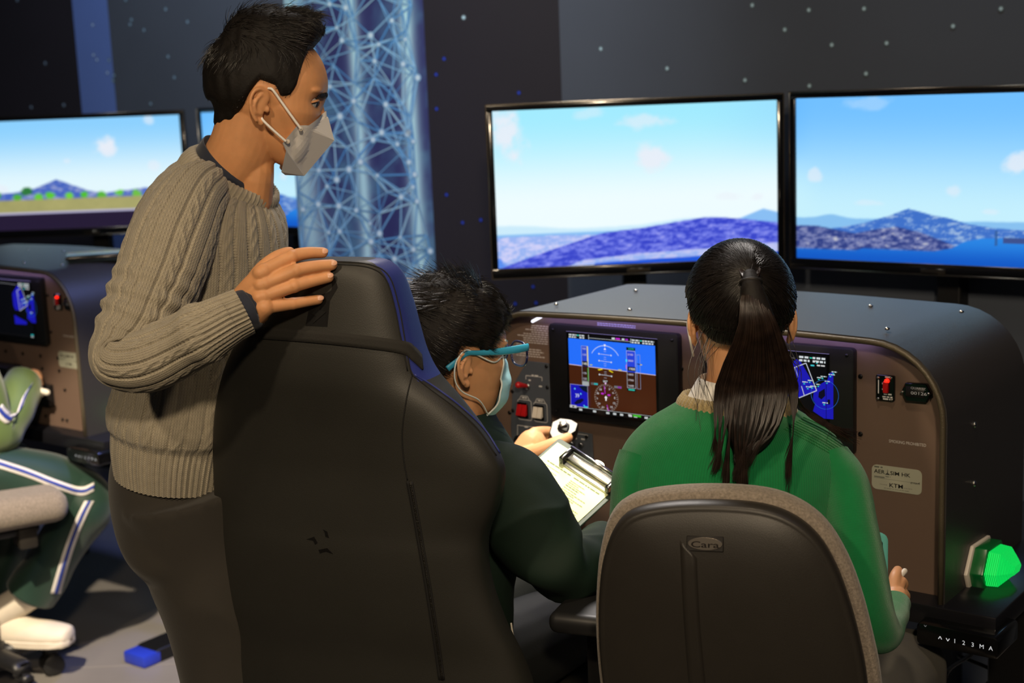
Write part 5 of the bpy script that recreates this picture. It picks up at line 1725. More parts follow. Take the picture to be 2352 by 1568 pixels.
# ================================================================== the girl
M_green = knit_mat('green_school_knit', (18, 118, 64), 260, 190, .55, .12)
M_greens = knit_mat('green_school_sleeve', (18, 118, 64), 110, 150, .55, .12)
M_greenr = mat('green_rib', (20, 104, 50), .95, bump=.4, bscale=900)
M_beige = knit_mat('beige_rib', (150, 134, 96), 60, 16, .4)
M_shirt = mat('white_shirt', (226, 224, 220), .8, bump=.3, bscale=700)
gbase = np.array([*(oloc + od * .05)[:2], 0.0])
girl = thing('person', gbase, 'seated child in green sweater with long dark ponytail seen from behind', 'person')
HG = Head((1702, 752), 2.145, radians(86), radians(6), 0, .93, 0)
neckg = [capsule([pt(1690, 985, 2.17), pt(1692, 900, 2.165), pt(1697, 800, 2.15)], [.052, .047, .046], n=24, m=14)]
head_g = fuse(HG.shapes() + neckg, .0019, 6); tree_g = bvh(head_g)
gr_rows = [(1470, 1700, 1900, 1725, 2.17, 2.15, .10), (1455, 1500, 1915, 1520, 2.17, 2.15, .105), (1440, 1300, 1925, 1325, 2.165, 2.145, .10), (1425, 1150, 1945, 1175, 2.165, 2.14, .095),
           (1420, 1075, 1955, 1100, 2.165, 2.135, .092), (1440, 1020, 1945, 1040, 2.165, 2.135, .085), (1482, 975, 1905, 990, 2.165, 2.14, .075), (1535, 942, 1850, 955, 2.165, 2.145, .064), (1568, 922, 1815, 935, 2.165, 2.145, .056)]
GGt = tube_between(gr_rows, 260, 260)
tg_c = tube_between(gr_rows, 30, 24); cg = tg_c.mean(1, keepdims=True)
armR = [(1905, 1045, 2.13, 50, .042), (1935, 1110, 2.115, 60, .048), (1955, 1210, 2.09, 60, .047), (1975, 1320, 2.075, 62, .046), (1992, 1410, 2.075, 60, .045), (2010, 1440, 2.10, 52, .042), (2030, 1415, 2.16, 42, .038), (2042, 1390, 2.20, 36, .033)]
armL = [(1470, 1050, 2.155, 50, .042), (1448, 1110, 2.15, 46, .048), (1442, 1210, 2.15, 42, .047), (1445, 1300, 2.17, 42, .045), (1450, 1330, 2.22, 40, .042), (1455, 1275, 2.33, 34, .036), (1462, 1225, 2.40, 30, .030)]
P, ra, rb = pxpath(armR); PL_, raL, rbL = pxpath(armL)


def fist(wrist, fdir, out, up, k=1.0, thumb_tip=None, curl=1.0):
    """closed hand: palm, four bent fingers, thumb. fdir = along the hand, up = towards the thumb side, out = back of the hand"""
    f, u_, o = nrm(fdir), nrm(up), nrm(out); G = []
    G.append(capsule([wrist, wrist + f * .03 * k], [.021 * k, .022 * k], n=16, ref=o, flat=.8))
    for i, L in enumerate((.95, 1.0, .95, .8)):
        b = wrist + f * .055 * k + u_ * (.024 - .0155 * i) * k + o * .004 * k
        G.append(capsule([wrist + f * .01 * k + u_ * (.016 - .011 * i) * k, b], [.013 * k, .0105 * k], n=12))
        m1 = b + (f * .026 - o * .012 * curl) * k * L; m2 = m1 + (f * -.002 * curl + f * .016 * (1 - curl) - o * .021 * curl) * k * L; m3 = m2 + (-f * .019 * curl + f * .018 * (1 - curl) - o * .002) * k * L
        G.append(capsule([b, m1, m2, m3], [.0098 * k, .0088 * k, .0080 * k, .0070 * k], n=12, m=16))
    tt = thumb_tip if thumb_tip is not None else wrist + (f * .062 + u_ * .032 - o * .02) * k
    tb_ = wrist + (f * .018 + u_ * .022) * k
    G.append(capsule([wrist + f * .004 * k, tb_, (tb_ + tt) / 2 + u_ * .008 * k, tt], [.015 * k, .0125 * k, .0098 * k, .0080 * k], n=12, m=16))
    return G


wR = pt(2046, 1385, 2.215)
hR = [capsule([pt(2035, 1410, 2.16), pt(2048, 1395, 2.21), pt(2056, 1372, 2.235)], [.022, .021, .020], n=16, m=10)]
for i, (x, y, z) in enumerate(((2074, 1338, 2.25), (2078, 1365, 2.25), (2076, 1392, 2.248), (2070, 1418, 2.245))):
    hR.append(capsule([pt(2052, 1372 + 9 * i, 2.232), pt(x - 8, y, z), pt(x, y + 4, z + .012), pt(x - 6, y + 8, z + .035)], [.013, .0105, .0092, .008], n=12, m=14))
hR.append(capsule([pt(2052, 1360, 2.235), pt(2056, 1325, 2.25), pt(2062, 1310, 2.27)], [.012, .0095, .008], n=12, m=12))
handR = fuse(hR, .0018, 3)
wL = pt(1462, 1215, 2.42)
handL = fuse(fist(wL, pt(1440, 1150, 2.47) - wL, FW, RT, .9), .0018, 3)
kneeR = pt(2085, 1530, 2.50); kneeL = pt(1860, 1500, 2.62); hipc = oloc + np.array([0, 0, .52])
ankR = np.array([*(kneeR[:2] + od[:2] * .04), .08]); ankL = np.array([*(kneeL[:2] + od[:2] * .02), .08])
mk('body', join(head_g, handR, handL, grid_geo(cg + (tg_c - cg) * .88), capsule(P, ra * .7, n=14), capsule(PL_, raL * .7, n=14),
                capsule([hipc + orr * .08, kneeR], [.06, .045], n=14), capsule([hipc - orr * .08, kneeL], [.06, .045], n=14), capsule([kneeR, ankR], [.045, .03], n=14), capsule([kneeL, ankL], [.045, .03], n=14)), M_skin2, girl)
uG = (np.arange(260) / 260)[None, :] + np.zeros((260, 1)); vG = np.cumsum(np.r_[0, np.linalg.norm(np.diff(GGt.mean(1), axis=0), axis=1)])[:, None] + np.zeros((1, 260))
seamr = -.0016 * np.exp(-((vG - (vG.max() - .085)) / .003) ** 2)
GGd = push(GGt, waves(GGt, 41, 16, 2) * .004 + .002)
swg = mk('sweater', grid_geo(GGd, caps=False), M_green, girl, uv=grid_uv(260, 260))
for L, sd in ((armR, 51), (armL, 52)):
    G = sleeve_grid(L, 120, 160)
    G = push(G, waves(G, sd, 30, 2) * .0045)
    mk('sleeve', grid_geo(G, caps=False), M_greens, swg, uv=grid_uv(160, 120))
# raglan rib bands over the shoulders
treeS = bvh(join(grid_geo(GGd, caps=False)))


def band(P0, P1, n, r, par, m):
    for k in range(n):
        t = k / (n - 1)
        A = [(a[0] + (b[0] - a[0]) * t, a[1] + (b[1] - a[1]) * t) for a, b in zip(P0, P1)]
        try: mk('rib', line_on(treeS, A, r, .0004, 24, 5), m, par)
        except Exception: pass


band([(1845, 958), (1900, 985), (1948, 1018)], [(1800, 985), (1860, 1015), (1925, 1052)], 9, .0008, swg, M_greenr)
# beige neck rib and white shirt collar
top = GGd[-1]; cn = top.mean(0); base = tube_between(gr_rows, 240, 30)
upg = nrm(base[-1].mean(0) - base[-6].mean(0)); NG = []
for sc, hh in ((1.14, -.024), (1.17, -.012), (1.10, .004), (1.0, .014), (.94, .012), (.92, -.004)):
    NG.append(cn + (base[-1] - cn) * sc + upg * hh)
NG = np.array(NG); NG = push(NG, rib((np.arange(240) / 240)[None, :] + np.zeros((6, 1)), 56, .0006))
mk('neck_rib', grid_geo(NG, caps=False), M_beige, swg, uv=grid_uv(6, 240))
sc_rows = [(1572, 925, 1818, 938, 2.165, 2.15, .054), (1590, 890, 1802, 905, 2.165, 2.15, .053), (1603, 868, 1790, 880, 2.165, 2.15, .052), (1606, 866, 1786, 878, 2.165, 2.15, .050), (1596, 890, 1796, 900, 2.165, 2.15, .050)]
mk('shirt_collar', grid_geo(tube_between(sc_rows, 50, 16), caps=False), M_shirt, girl)
M_gtr = mat('grey_school_trousers', (92, 90, 84), .9, bump=.4, bscale=500, var=.06)
mk('trousers', fuse([capsule([hipc + orr * .06, (hipc + orr * .1 + kneeR) / 2 + [0, 0, .02], kneeR], [.10, .088, .066], n=20), capsule([hipc - orr * .06, kneeL], [.10, .066], n=20),
                     capsule([kneeR, ankR], [.066, .055], n=20), capsule([kneeL, ankL], [.066, .055], n=20), ell(hipc, (.17, .14, .10))], .006, 4), M_gtr, girl)
shoe(np.array([*ankR[:2], 0]), od, M_shoe, girl, .23); shoe(np.array([*ankL[:2], 0]), od, M_shoe, girl, .23)
# hair: smooth cap drawn to the tie, ponytail of strands
lineG = [(0, 42), (40, 34), (62, 18), (78, 6), (92, 4), (104, -8), (118, -32), (140, -44), (180, -46)]
tree_g0 = bvh(fuse(HG.shapes(ears=()) + neckg, .003, 4))
CGg, AZg, ELg = HG.cap(tree_g0, lineG, lambda az, el: .012 if el > -20 else .008)
knot_l = np.array([-.088, 0.006, .092])
kq_, kn_ = hit(bvh(grid_geo(CGg)), 1722, 630)
knot = kq_ + kn_ * .006
hg = mk('hair', grid_geo(CGg), M_hcap, girl)
tc_ = bvh(grid_geo(CGg)); g_ = np.random.default_rng(5)
PS = []
for i in range(2600):
    j = g_.integers(0, CGg.shape[1]); ii = int(g_.integers(0, 26)); p0 = CGg[ii, j]
    if g_.random() < .35: p0 = CGg[0, j]
    path = []
    for s in np.linspace(0, 1, 12):
        q = p0 * (1 - s) + knot * s; pp, nn = near(tc_, q); c_ = HG.fr(np.array([0, 0, .04]))
        if nn @ (pp - c_) < 0: nn = -nn
        path.append(pp + nn * (.0008 + .0020 * g_.random() + .004 * s ** 6))
    PS.append(path)
mk('hair_strands', strands(np.array(PS), .00055 * g_.uniform(.7, 1.4, len(PS)), 3, .7), M_hair, hg)
tq = pt(1725, 648, dep(knot) - .014)
mk('hair_tie', tube([tq + RT * cos(a) * .0135 + nrm(FW + .35 * DN) * sin(a) * .0125 for a in np.linspace(0, 2 * pi, 24)], .0032, n=8), M_dark, hg)
PS = []
kz = dep(knot)
g_ = np.random.default_rng(8)
locks = [(a, 1700 + 34 * a + 16 * g_.normal(), 1118 - 70 * abs(a + .35) + 22 * g_.normal()) for a in np.linspace(-.95, .95, 15)]
for i in range(3000):
    a = g_.uniform(-1, 1); b_ = g_.uniform(-1, 1)
    if a * a + b_ * b_ > 1: continue
    la_, lx, ly = locks[int(np.argmin([abs(a - q[0]) + .1 * g_.random() for q in locks]))]
    e_ = .25; am = la_ * .75 + a * .25; sp_k = g_.uniform(.86, 1.0)
    ex_, endy = lx + 26 * (a - la_) + 4 * g_.normal(), 900 + (ly - 900) * sp_k
    mid1 = (1742 + 50 * a, 760); mid2 = (1738 + 96 * a, 885); mid3 = (1722 + 84 * am, 990)
    if la_ > .7: ex_, endy = 1800 + 60 * (a - .7), 1085 + 20 * g_.normal(); mid3 = (1822, 985)
    k_ = [pt(1722 + 26 * a, 618 + 6 * b_, kz + .008), pt(1725 + 17 * a, 646, kz - .014 - .010 * b_), pt(1730 + 30 * a, 690, kz - .028 - .014 * b_), pt(*mid1, kz - .026 - .018 * b_), pt(*mid2, 2.055 - .015 * b_), pt(*mid3, 2.045 - .012 * b_), pt(ex_, endy, 2.048 - .008 * b_)]
    PS.append(cmr(np.array(k_), 16))
for i in range(130):   # lock swept over the right shoulder
    t = g_.uniform(0, 1); k_ = [pt(1740, 650, kz - .02), pt(1785 + 12 * t, 800, kz - .01), pt(1830 + 10 * t, 925, 2.075), pt(1895 + 8 * t, 980 - 10 * t, 2.085), pt(1950 + 14 * g_.normal(), 1005 + 9 * g_.normal(), 2.095)]
    PS.append(cmr(np.array(k_), 16))
for i in range(22):    # loose hairs by the neck
    s_ = -1 if i % 2 else 1; x0 = 1640 if s_ < 0 else 1790
    k_ = [pt(x0 + 20 * g_.normal(), 760 + 20 * g_.normal(), 2.12), pt(x0 + s_ * 25 + 15 * g_.normal(), 850, 2.11), pt(x0 + s_ * 20 + 25 * g_.normal(), 930 + 30 * g_.normal(), 2.09)]
    PS.append(cmr(np.array(k_), 16))
PS = np.array(PS)
mk('ponytail_core', tube([pt(1722, 630, kz), pt(1728, 668, kz - .026), pt(1742, 760, kz - .022), pt(1738, 885, 2.058), pt(1724, 985, 2.05), pt(1705, 1050, 2.052)], [.010, .016, .028, .046, .036, .010], [.010, .012, .016, .014, .010, .004], ref=FW, n=20, m=30), M_hcap, girl)
mk('ponytail', strands(PS, .00075 * g_.uniform(.6, 1.3, len(PS)), 3, .35), M_hairb, girl)
mk('ear_loop', tube([HG.fr(np.array(q)) for q in ((.06, .074, -.02), (.02, .080, .012), (-.01, .079, .028), (-.022, .086, .010), (-.018, .082, -.02), (.02, .076, -.045))], .0018, n=6, m=30), M_mask, girl)
# things she holds
tabl = thing('tablet', pt(2020, 1330, 2.30), 'mint green tablet case standing behind the arm of the girl', 'tablet')
q0 = pt(2037, 1222, 2.42); tf = Frame(q0, nrm(-RT * .9 - FW * .3), nrm(np.cross(UP, nrm(-RT * .9 - FW * .3))), UP)
mk('case', tf.geo(prism(rrect(0, .16, -.13, 0, .014), -.006, .006, .003, 2)), mat('mint_case', (120, 214, 200), .5), tabl, auto=40)
mk('screen', tf.geo(prism(rrect(.012, .148, -.118, -.012, .006), .006, .0068, 0)), M_blackg, tabl, smooth=False)
sty = mk('stylus', capsule([pt(2078, 1311, 2.262), pt(2052, 1342, 2.248), pt(2010, 1392, 2.235)], [.0045, .0045, .0042], n=14, m=12), M_white, None)
tag(sty, 'white stylus gripped in the hand of the girl beside the keypad', 'stylus')

# clipboard
cb0 = pt(1284, 1014, 2.56); cbr = pt(1284 + .84 * 172, 1014 + .54 * 172, 2.49); cbl = pt(1284 - .43 * 240, 1014 + .9 * 240, 2.41)
ex = cbr - cb0; W_ = np.linalg.norm(ex); ex = ex / W_; ez = cbl - cb0; ez = ez - (ez @ ex) * ex; H_ = np.linalg.norm(ez); ez = ez / H_; en = np.cross(ez, ex)
if en @ FW > 0: en = -en
clip = thing('clipboard', cb0 + ez * H_, 'clipboard with pale green printed sheet between the boy and the girl', 'clipboard')
CF = Frame(cb0, ex, -en, -ez)
mk('board', CF.geo(prism(rrect(-.006, W_ + .008, -H_, .008, .006), 0, .004, .001, 1)), mat('board_dark_green', (38, 58, 48), .5), clip, auto=40)
mk('paper', CF.geo(prism([(0, -.004), (W_, -.004), (W_, -H_ + .006), (0, -H_ + .006)], -.0016, -.0002)), mat('pale_green_paper', (226, 236, 186), .85), clip, smooth=False)
pc = Canvas(cb0 + en * .0017, ex, ez, en, .00002)
ik = (150, 160, 118)
pc.scrawl(W_ * .10, .047, W_ * .48, .0024, (110, 122, 84), 1); pc.scrawl(W_ * .52, .047, W_ * .92, .0024, (110, 122, 84), 2)
for c0_, c1_, sd in ((.06, .46, 3), (.52, .94, 4)):
    y = .056
    gg = random.Random(sd)
    while y < H_ - .02:
        ind = gg.choice([0, .0, .05]); ln = gg.uniform(.35, .95)
        pc.scrawl(W_ * (c0_ + ind), y, W_ * (c0_ + (c1_ - c0_) * ln), .0016, ik if gg.random() < .8 else (112, 126, 88), gg.random()); y += gg.choice([.0042, .0042, .0052, .008])
pc.build('printed_list', M_ink, clip)
cx0 = W_ * .26; cx1 = W_ * .98
cl = mk('clip', CF.geo(box(cx0, cx1, -.012, -.003, -.028, -.010, .002, 2)), M_chrome, clip, auto=40)
mk('clip_bar', tube(CF(np.array([(cx0 - .004, -.014, -.006), (cx1, -.014, -.006)])), .0042, ref=ez, n=12), M_chrome, cl)
mk('clip_jaw', CF.geo(box(cx0 - .003, cx1 + .003, -.006, -.001, -.040, -.030, .002, 2)), M_chrome, cl, auto=40)
for x in (cx0, cx1): mk('clip_end', CF.geo(box(x - .005, x + .005, -.018, -.001, -.040, -.008, .003, 2)), M_blackg, cl, auto=40)
mk('hang_tab', CF.geo(prism(circ((cx0 + cx1) / 2, .003, .012, 16, .008), -.004, -.002, .0005, 1)), M_chrome, cl, auto=40)

# ================================================================== the boy
M_jack = mat('dark_green_jacket', (20, 38, 29), .78, bump=.15, bscale=400, spec=.3, var=.06, vscale=14)
BR, BF_ = U, NB
bbase = np.array([*(pt(1000, 1500, 2.45))[:2], 0.0])
boy = thing('person', bbase, 'seated child with blue-armed glasses and pale blue mask holding the control grip', 'person')
HB = Head((1082, 852), 2.325, radians(27), radians(4), radians(-2), .97, -1)
neckb = [capsule([pt(1030, 985, 2.42), pt(1040, 930, 2.405), pt(1040, 850, 2.395)], [.056, .050, .050], n=24, m=14)]
head_b = fuse(HB.shapes(low=.8) + neckb, .0019, 6)
V = head_b[0]
for y0 in (-.034, .034): V = socket(V, HB.fr.loc(V) / HB.k ** 2, HB.fr, y0)
head_b = (V, head_b[1]); tree_b = bvh(head_b)


def ring_w(c, ra_, rb_, n=60):
    a = np.linspace(0, 2 * pi, n, endpoint=False)
    return c + np.outer(np.cos(a) * ra_, BR) + np.outer(np.sin(a) * rb_, BF_)


bl = np.array([(990, 1620, 2.47, .155, .11), (995, 1400, 2.46, .150, .105), (1000, 1200, 2.45, .158, .105), (1012, 1100, 2.44, .165, .10), (1020, 1050, 2.435, .160, .092), (1028, 1010, 2.43, .125, .078), (1034, 975, 2.42, .082, .066), (1037, 945, 2.415, .064, .060)])
bl = cmr(bl, 60)
BG = np.array([ring_w(pt(x, y, z), a, b) for x, y, z, a, b in bl]); BGd = push(BG, waves(BG, 61, 24, 3) * .004 + .008 * (1 - np.abs(waves(BG, 62, 22, 2))) ** 3)
bR = [(1120, 1062, 2.36, 62, .055), (1155, 1100, 2.33, 82, .062), (1205, 1180, 2.305, 92, .066), (1252, 1262, 2.30, 90, .066), (1292, 1302, 2.31, 72, .06), (1335, 1292, 2.35, 66, .052), (1385, 1266, 2.42, 58, .044), (1425, 1240, 2.48, 48, .038)]
bL = [(1010, 1040, 2.60, 55, .055), (1050, 1110, 2.64, 58, .055), (1105, 1130, 2.66, 52, .048), (1150, 1090, 2.70, 46, .042), (1188, 1062, 2.725, 40, .036)]
# left hand closed on the grip
gZ = 2.745
hb = [capsule([pt(1165, 1088, 2.72), pt(1198, 1056, 2.735)], [.026, .026], n=18), capsule([pt(1198, 1056, 2.735), pt(1222, 1020, 2.742)], [.030, .029], n=18, ref=FW, flat=.8),
      capsule([pt(1205, 1050, 2.72), pt(1240, 1036, 2.705), pt(1275, 1018, 2.70), pt(1304, 1005, 2.708)], [.020, .0165, .0125, .0100], n=14, m=18)]
for i, (x, y) in enumerate(((1228, 995), (1222, 1012), (1218, 1030), (1216, 1046))):
    hb.append(capsule([pt(x, y, 2.748), pt(x + 22, y - 4, 2.775), pt(x + 44, y - 2, 2.785), pt(x + 56, y + 4, 2.768)], [.0125, .0108, .0098, .0085], n=12, m=14))
hand_b = fuse(hb, .0018, 3)
wbR = pt(1440, 1232, 2.50); hand_b2 = fuse(fist(wbR, RT * .8 + FW * .5, -DN, FW, .9), .0020, 3)
hipb = np.array([*(pt(985, 1500, 2.47) + NB * .02)[:2], .60])
kb_r = hipb + U * .10 + NB * .36 + [0, 0, -.0]; kb_l = hipb - U * .10 + NB * .36
PR, raR, rbR = pxpath(bR); PLb, raLb, rbLb = pxpath(bL); cb_ = BG.mean(1, keepdims=True)
mk('body', join(head_b, hand_b, hand_b2, grid_geo((cb_ + (BG - cb_) * .85)), capsule(PR, raR * .62, n=14), capsule(PLb, raLb * .7, n=14), capsule([hipb + U * .08, kb_r], [.06, .045], n=14), capsule([hipb - U * .08, kb_l], [.06, .045], n=14)), M_skin2, boy)
jk = mk('jacket', grid_geo(BGd, caps=False), M_jack, boy)
for L, sd in ((bR, 71), (bL, 72)):
    G = sleeve_grid(L, 90, 150); v_ = np.linspace(0, 1, 150)[:, None] + np.zeros((1, 90))
    cr = waves(G, sd + 5, 26, 2); G = push(G, waves(G, sd, 30, 3) * .006 + .011 * (1 - np.abs(cr)) ** 3 - .004 + .004 * np.sin(v_ * 34 + 3 * np.sin(np.arange(90) / 90 * 6.28)[None, :]) * np.exp(-((v_ - .62) / .2) ** 2))
    mk('sleeve', grid_geo(G, caps=False), M_jack, jk)
cl_rows = [(1000, 985, 1105, 1012, 2.42, 2.40, .075), (1002, 955, 1108, 985, 2.415, 2.395, .074), (1008, 930, 1104, 962, 2.41, 2.395, .070), (1011, 930, 1100, 962, 2.41, 2.395, .067), (1008, 950, 1100, 980, 2.41, 2.395, .067)]
mk('jacket_collar', grid_geo(tube_between(cl_rows, 50, 16), caps=False), M_jack, jk)
M_btr = mat('black_track_trousers', (18, 22, 22), .7, bump=.2, bscale=300)
fb_r = np.array([*(kb_r[:2] + NB[:2] * .05), .06]); fb_l = np.array([*(kb_l[:2] + NB[:2] * .05), .06])
mk('trousers', fuse([ell(hipb, (.17, .14, .10)), capsule([hipb + U * .08, kb_r], [.095, .068], n=20), capsule([hipb - U * .08, kb_l], [.095, .068], n=20), capsule([kb_r, fb_r], [.066, .056], n=20), capsule([kb_l, fb_l], [.066, .056], n=20)], .006, 4), M_btr, boy)
shoe(np.array([*fb_r[:2], 0]), NB, M_white, boy, .23); shoe(np.array([*fb_l[:2], 0]), NB, M_white, boy, .23)
mk('piping', tube([pt(1174, 1430, 2.33), pt(1177, 1452, 2.33), pt(1181, 1470, 2.33)], .0016, n=6, m=8), M_white, boy)
# hair
lineB = [(0, 24), (30, 20), (50, 12), (62, -2), (72, -12), (80, 0), (104, 2), (114, -18), (126, -36), (145, -46), (180, -48)]


def thickB(az, el):
    a = az if az <= 180 else 360 - az
    return .010 + .016 / (1 + math.exp(-(el - 25) / 12)) + .008 * math.exp(-((a - 180) / 60) ** 2)


tree_b0 = bvh(fuse(HB.shapes(ears=()) + neckb, .003, 4))
CGb, AZb, ELb = HB.cap(tree_b0, lineB, thickB)
CGb = push(CGb, waves(CGb, 81, 150, 2) * .0022)
hb_ = mk('hair', grid_geo(CGb), M_hcap, boy)


def combB(az, t, P, N):
    return tangent(HB.f * .75 - HB.u * .35 + 0 * P + np.where((az < 180)[:, None], -HB.l * .1, HB.l * .1), N)


mk('hair_strands', join(tuft(CGb, 8500, lambda a, t: .024 + .012 * t, combB, lambda a, t: .28 + .2 * t, 6, 6, .00055, .004, .9, jit=.08),
                        tuft(CGb, 700, lambda a, t: .034 + 0 * a, lambda az, t, P, N: tangent(-HB.f * .5 + 0 * P, N), lambda a, t: 1.0 + 0 * a, 7, 5, .0006, .006, .3, .6, 1.0)), M_hair, hb_)
# mask
M_bmask = mat('pale_blue_mask', (158, 208, 224), .75, bump=.2, bscale=600)
M_bmaskg = mat('mask_edge_white', (220, 228, 226), .75)
def hb3(x, y, yl): return HB.side(x, y, yl)
lv = [(.010, .101, .028), (-.004, .106, .042), (-.022, .108, .052), (-.04, .107, .056), (-.058, .102, .056), (-.076, .092, .050), (-.092, .074, .042)]
MG = []
for z, fx, hw in cmr(np.array(lv), 26):
    row = []
    for t in np.linspace(-1, 1, 31):
        y = hw * 1.12 * sin(t * 1.22); x = fx - (1 - cos(t * 1.22)) * .062
        row.append((x, y, z))
    MG.append(row)
MG = np.array(MG); pl_ = np.sin(np.linspace(0, 1, 26) * 2 * pi * 3.2)[:, None] * .0012
MG[..., 0] += pl_
Wm = HB.fr(MG); cenb = HB.fr(np.array([.04, 0, -.035]))
for i in range(26):
    for j in range(31):
        d = Wm[i, j] - cenb; L_ = np.linalg.norm(d); p, n, _, ds = tree_b.ray_cast(Vector(cenb), Vector(d / L_))
        if p is not None and ds < .14 and L_ < ds + .0025: Wm[i, j] = cenb + d / L_ * (ds + .0025)
Vi = cenb + (Wm - cenb) * .98
F0 = grid_faces(26, 31, False)
mskb = mk('face_mask', (np.vstack([Wm.reshape(-1, 3), Vi.reshape(-1, 3)]), F0.tolist() + (F0[:, ::-1] + 26 * 31).tolist()), M_bmask, boy)
bo_ = np.vstack([Wm[:, 0]]); mk('mask_binding', tube(Wm[:, 0], .0016, n=6), M_bmaskg, mskb)
earl = [Wm[2, 0], HB.fr(np.array([.045, -.073, .012])), HB.fr(np.array([.012, -.079, .026])), HB.fr(np.array([-.010, -.080, .036])), HB.fr(np.array([-.030, -.084, .018])), HB.fr(np.array([-.032, -.083, -.012])), HB.fr(np.array([-.016, -.078, -.034])), HB.fr(np.array([.02, -.068, -.052])), Wm[-4, 0]]
mk('ear_loop', tube(earl, .0013, n=8, m=60), M_bmaskg, mskb)
# glasses
M_frame = mat('blue_spectacle_arm', (52, 150, 186), .35, spec=.5)
M_rim = mat('navy_spectacle_rim', (26, 28, 66), .25, spec=.6)
gl = mk('glasses_arm', tube([HB.fr(np.array(q)) for q in ((.112, -.070, .034), (.085, -.077, .032), (.05, -.0785, .030), (.015, -.0800, .030), (-.008, -.080, .030), (-.028, -.0805, .018), (-.044, -.079, .006))], [.0022, .0022, .0022, .002, .002, .0022, .0024], [.0062, .0066, .0058, .0044, .0040, .0046, .0052], ref=HB.u, n=12, m=40), M_frame, boy)
mk('glasses_arm', tube([HB.fr(np.array(q)) for q in ((.112, .070, .034), (.05, .0785, .030), (-.01, .080, .030), (-.044, .079, .006))], .0022, .005, ref=HB.u, n=10, m=24), M_frame, boy)
for y in (-1, 1):
    R2 = [HB.fr(np.array([.112 + .004 * cos(a) * 0, y * (.037 + .029 * np.sign(cos(a)) * abs(cos(a)) ** .75), .019 + .021 * np.sign(sin(a)) * abs(sin(a)) ** .75])) for a in np.linspace(0, 2 * pi, 36)]
    mk('glasses_rim', tube(R2, .0019, n=8), M_rim, boy)
    R3 = np.array(R2[:-1]); mk('lens', (np.vstack([R3, R3.mean(0)]), [[i, (i + 1) % 35, 35] for i in range(35)]), mat('spectacle_lens', (240, 240, 250), .03, trans=.0, alpha=.12, spec=.8), boy)
mk('glasses_bridge', tube([HB.fr(np.array(q)) for q in ((.112, -.010, .024), (.116, 0, .028), (.112, .010, .024))], .0018, n=8, m=10), M_rim, boy)
for y in (-1,):
    ec2 = HB.fr(np.array([.0760, y * .033, .0190])); mk('eye', ell(ec2, (.012,) * 3, n=18, m=12), M_eye, boy)
    P = [HB.fr(np.array([.0760 + .0128 * cos(a), y * (.033 + .0128 * sin(a)), .022 - .0014 * a * a])) for a in np.linspace(-.5, 1.4, 12)]
    mk('eyelash', capsule(P, .0016, n=8, m=16), M_dark, boy)

# control grip the boy holds
stick = thing('control_stick', ST.loc(np.zeros(3)) * 0 + pt(1290, 1040, gZ + .01), 'black and grey control grip held by the boy in glasses', 'control stick')
M_grip = mat('grip_grey', (78, 74, 74), .38, spec=.5)
fcx = nrm(pt(1330, 975, gZ) - pt(1262, 1000, gZ)); nf = nrm(-FW * .75 + UP * .62); fcx = nrm(fcx - (fcx @ nf) * nf); fcy = np.cross(nf, fcx)
if fcy @ DN > 0: fcy = -fcy
c0 = pt(1294, 984, gZ); SF_ = Frame(c0, fcx, -nf, fcy)
pxm = gZ / FPX
hexp = [(-34, -22), (-36, -2), (-20, 22), (2, 26), (26, 16), (38, 2), (26, -14), (2, -22), (-16, -26)]
mk('grip_head', SF_.geo(prism([(x * pxm, y * pxm * 1.15) for x, y in hexp], 0, .030, .004, 3)), M_black, stick, auto=40)
mk('face_plate', SF_.geo(prism([(x * pxm * .93, y * pxm * 1.07) for x, y in hexp], -.0015, .002, .0008, 1)), M_grip, stick, auto=40)
hat = mk('hat_switch', SF_.geo(prism([(q[0] * pxm, q[1] * pxm) for q in ((-12, 8), (6, 14), (16, 2), (4, -16), (-8, -6))], -.008, 0, .002, 2)), M_black, stick, auto=40)
mk('switch_cap', SF_.geo(box(-.006, .008, -.014, -.007, -.002, .010, .002, 2)), M_chrome, stick, auto=40)
mk('handle', capsule([c0 - nf * .012, pt(1272, 1025, gZ + .012), pt(1262, 1065, gZ + .02), pt(1262, 1100, gZ + .03)], [.018, .017, .018, .020], n=18, m=16), M_black, stick)
hb0 = pt(1262, 1100, gZ + .03); hl = ST.loc(hb0); 
mk('shaft', tube([hb0, ST([hl[0], (hl[1] - .02) / 2, hl[2]]), ST([hl[0], .0, hl[2]])], .011, ref=UP, n=12), M_chrome, stick)

# ================================================================== the child at the second station
M_olive = mat('green_tracksuit', (84, 104, 50), .6, bump=.15, bscale=400, sheen=.3, var=.06, vscale=14)
M_dgr = mat('dark_green_tracksuit', (15, 48, 35), .55, bump=.15, bscale=400, sheen=.25, var=.05, vscale=14)
M_wstr = mat('white_stripe', (214, 210, 205), .7, bump=.2, bscale=500)
M_bstr = mat('blue_stripe', (40, 62, 150), .7, bump=.2, bscale=500)
kf = nrm([.80, .60, 0])
hk = pt(-125, 1095, 3.78); kk = pt(186, 1128, 3.92); ank = pt(72, 1362, 3.97)
hk = np.array(hk)
kid = thing('person', np.array([*hk[:2], 0]), 'seated child in green tracksuit with white and blue stripes beside the second panel', 'person')
nk = pt(-130, 760, 3.80); hdc = pt(-125, 600, 3.82)
sh = pt(-95, 800, 3.76); el = pt(-8, 990, 3.80); wr_ = pt(58, 872, 3.96)
hk2 = hk + np.array([-.12, .14, 0]); kk2 = kk + np.array([-.22, .12, .02]); an2 = np.array([kk2[0] - .16, kk2[1] + .0, .07])
HK = Head((-125, 600), 3.82, atan2(kf[1], kf[0]), radians(10), 0, .95, 0)
hd_k = fuse(HK.shapes() + [capsule([nk, hdc], [.05, .05], n=20)], .003, 4)
wk = pt(66, 872, 3.97)
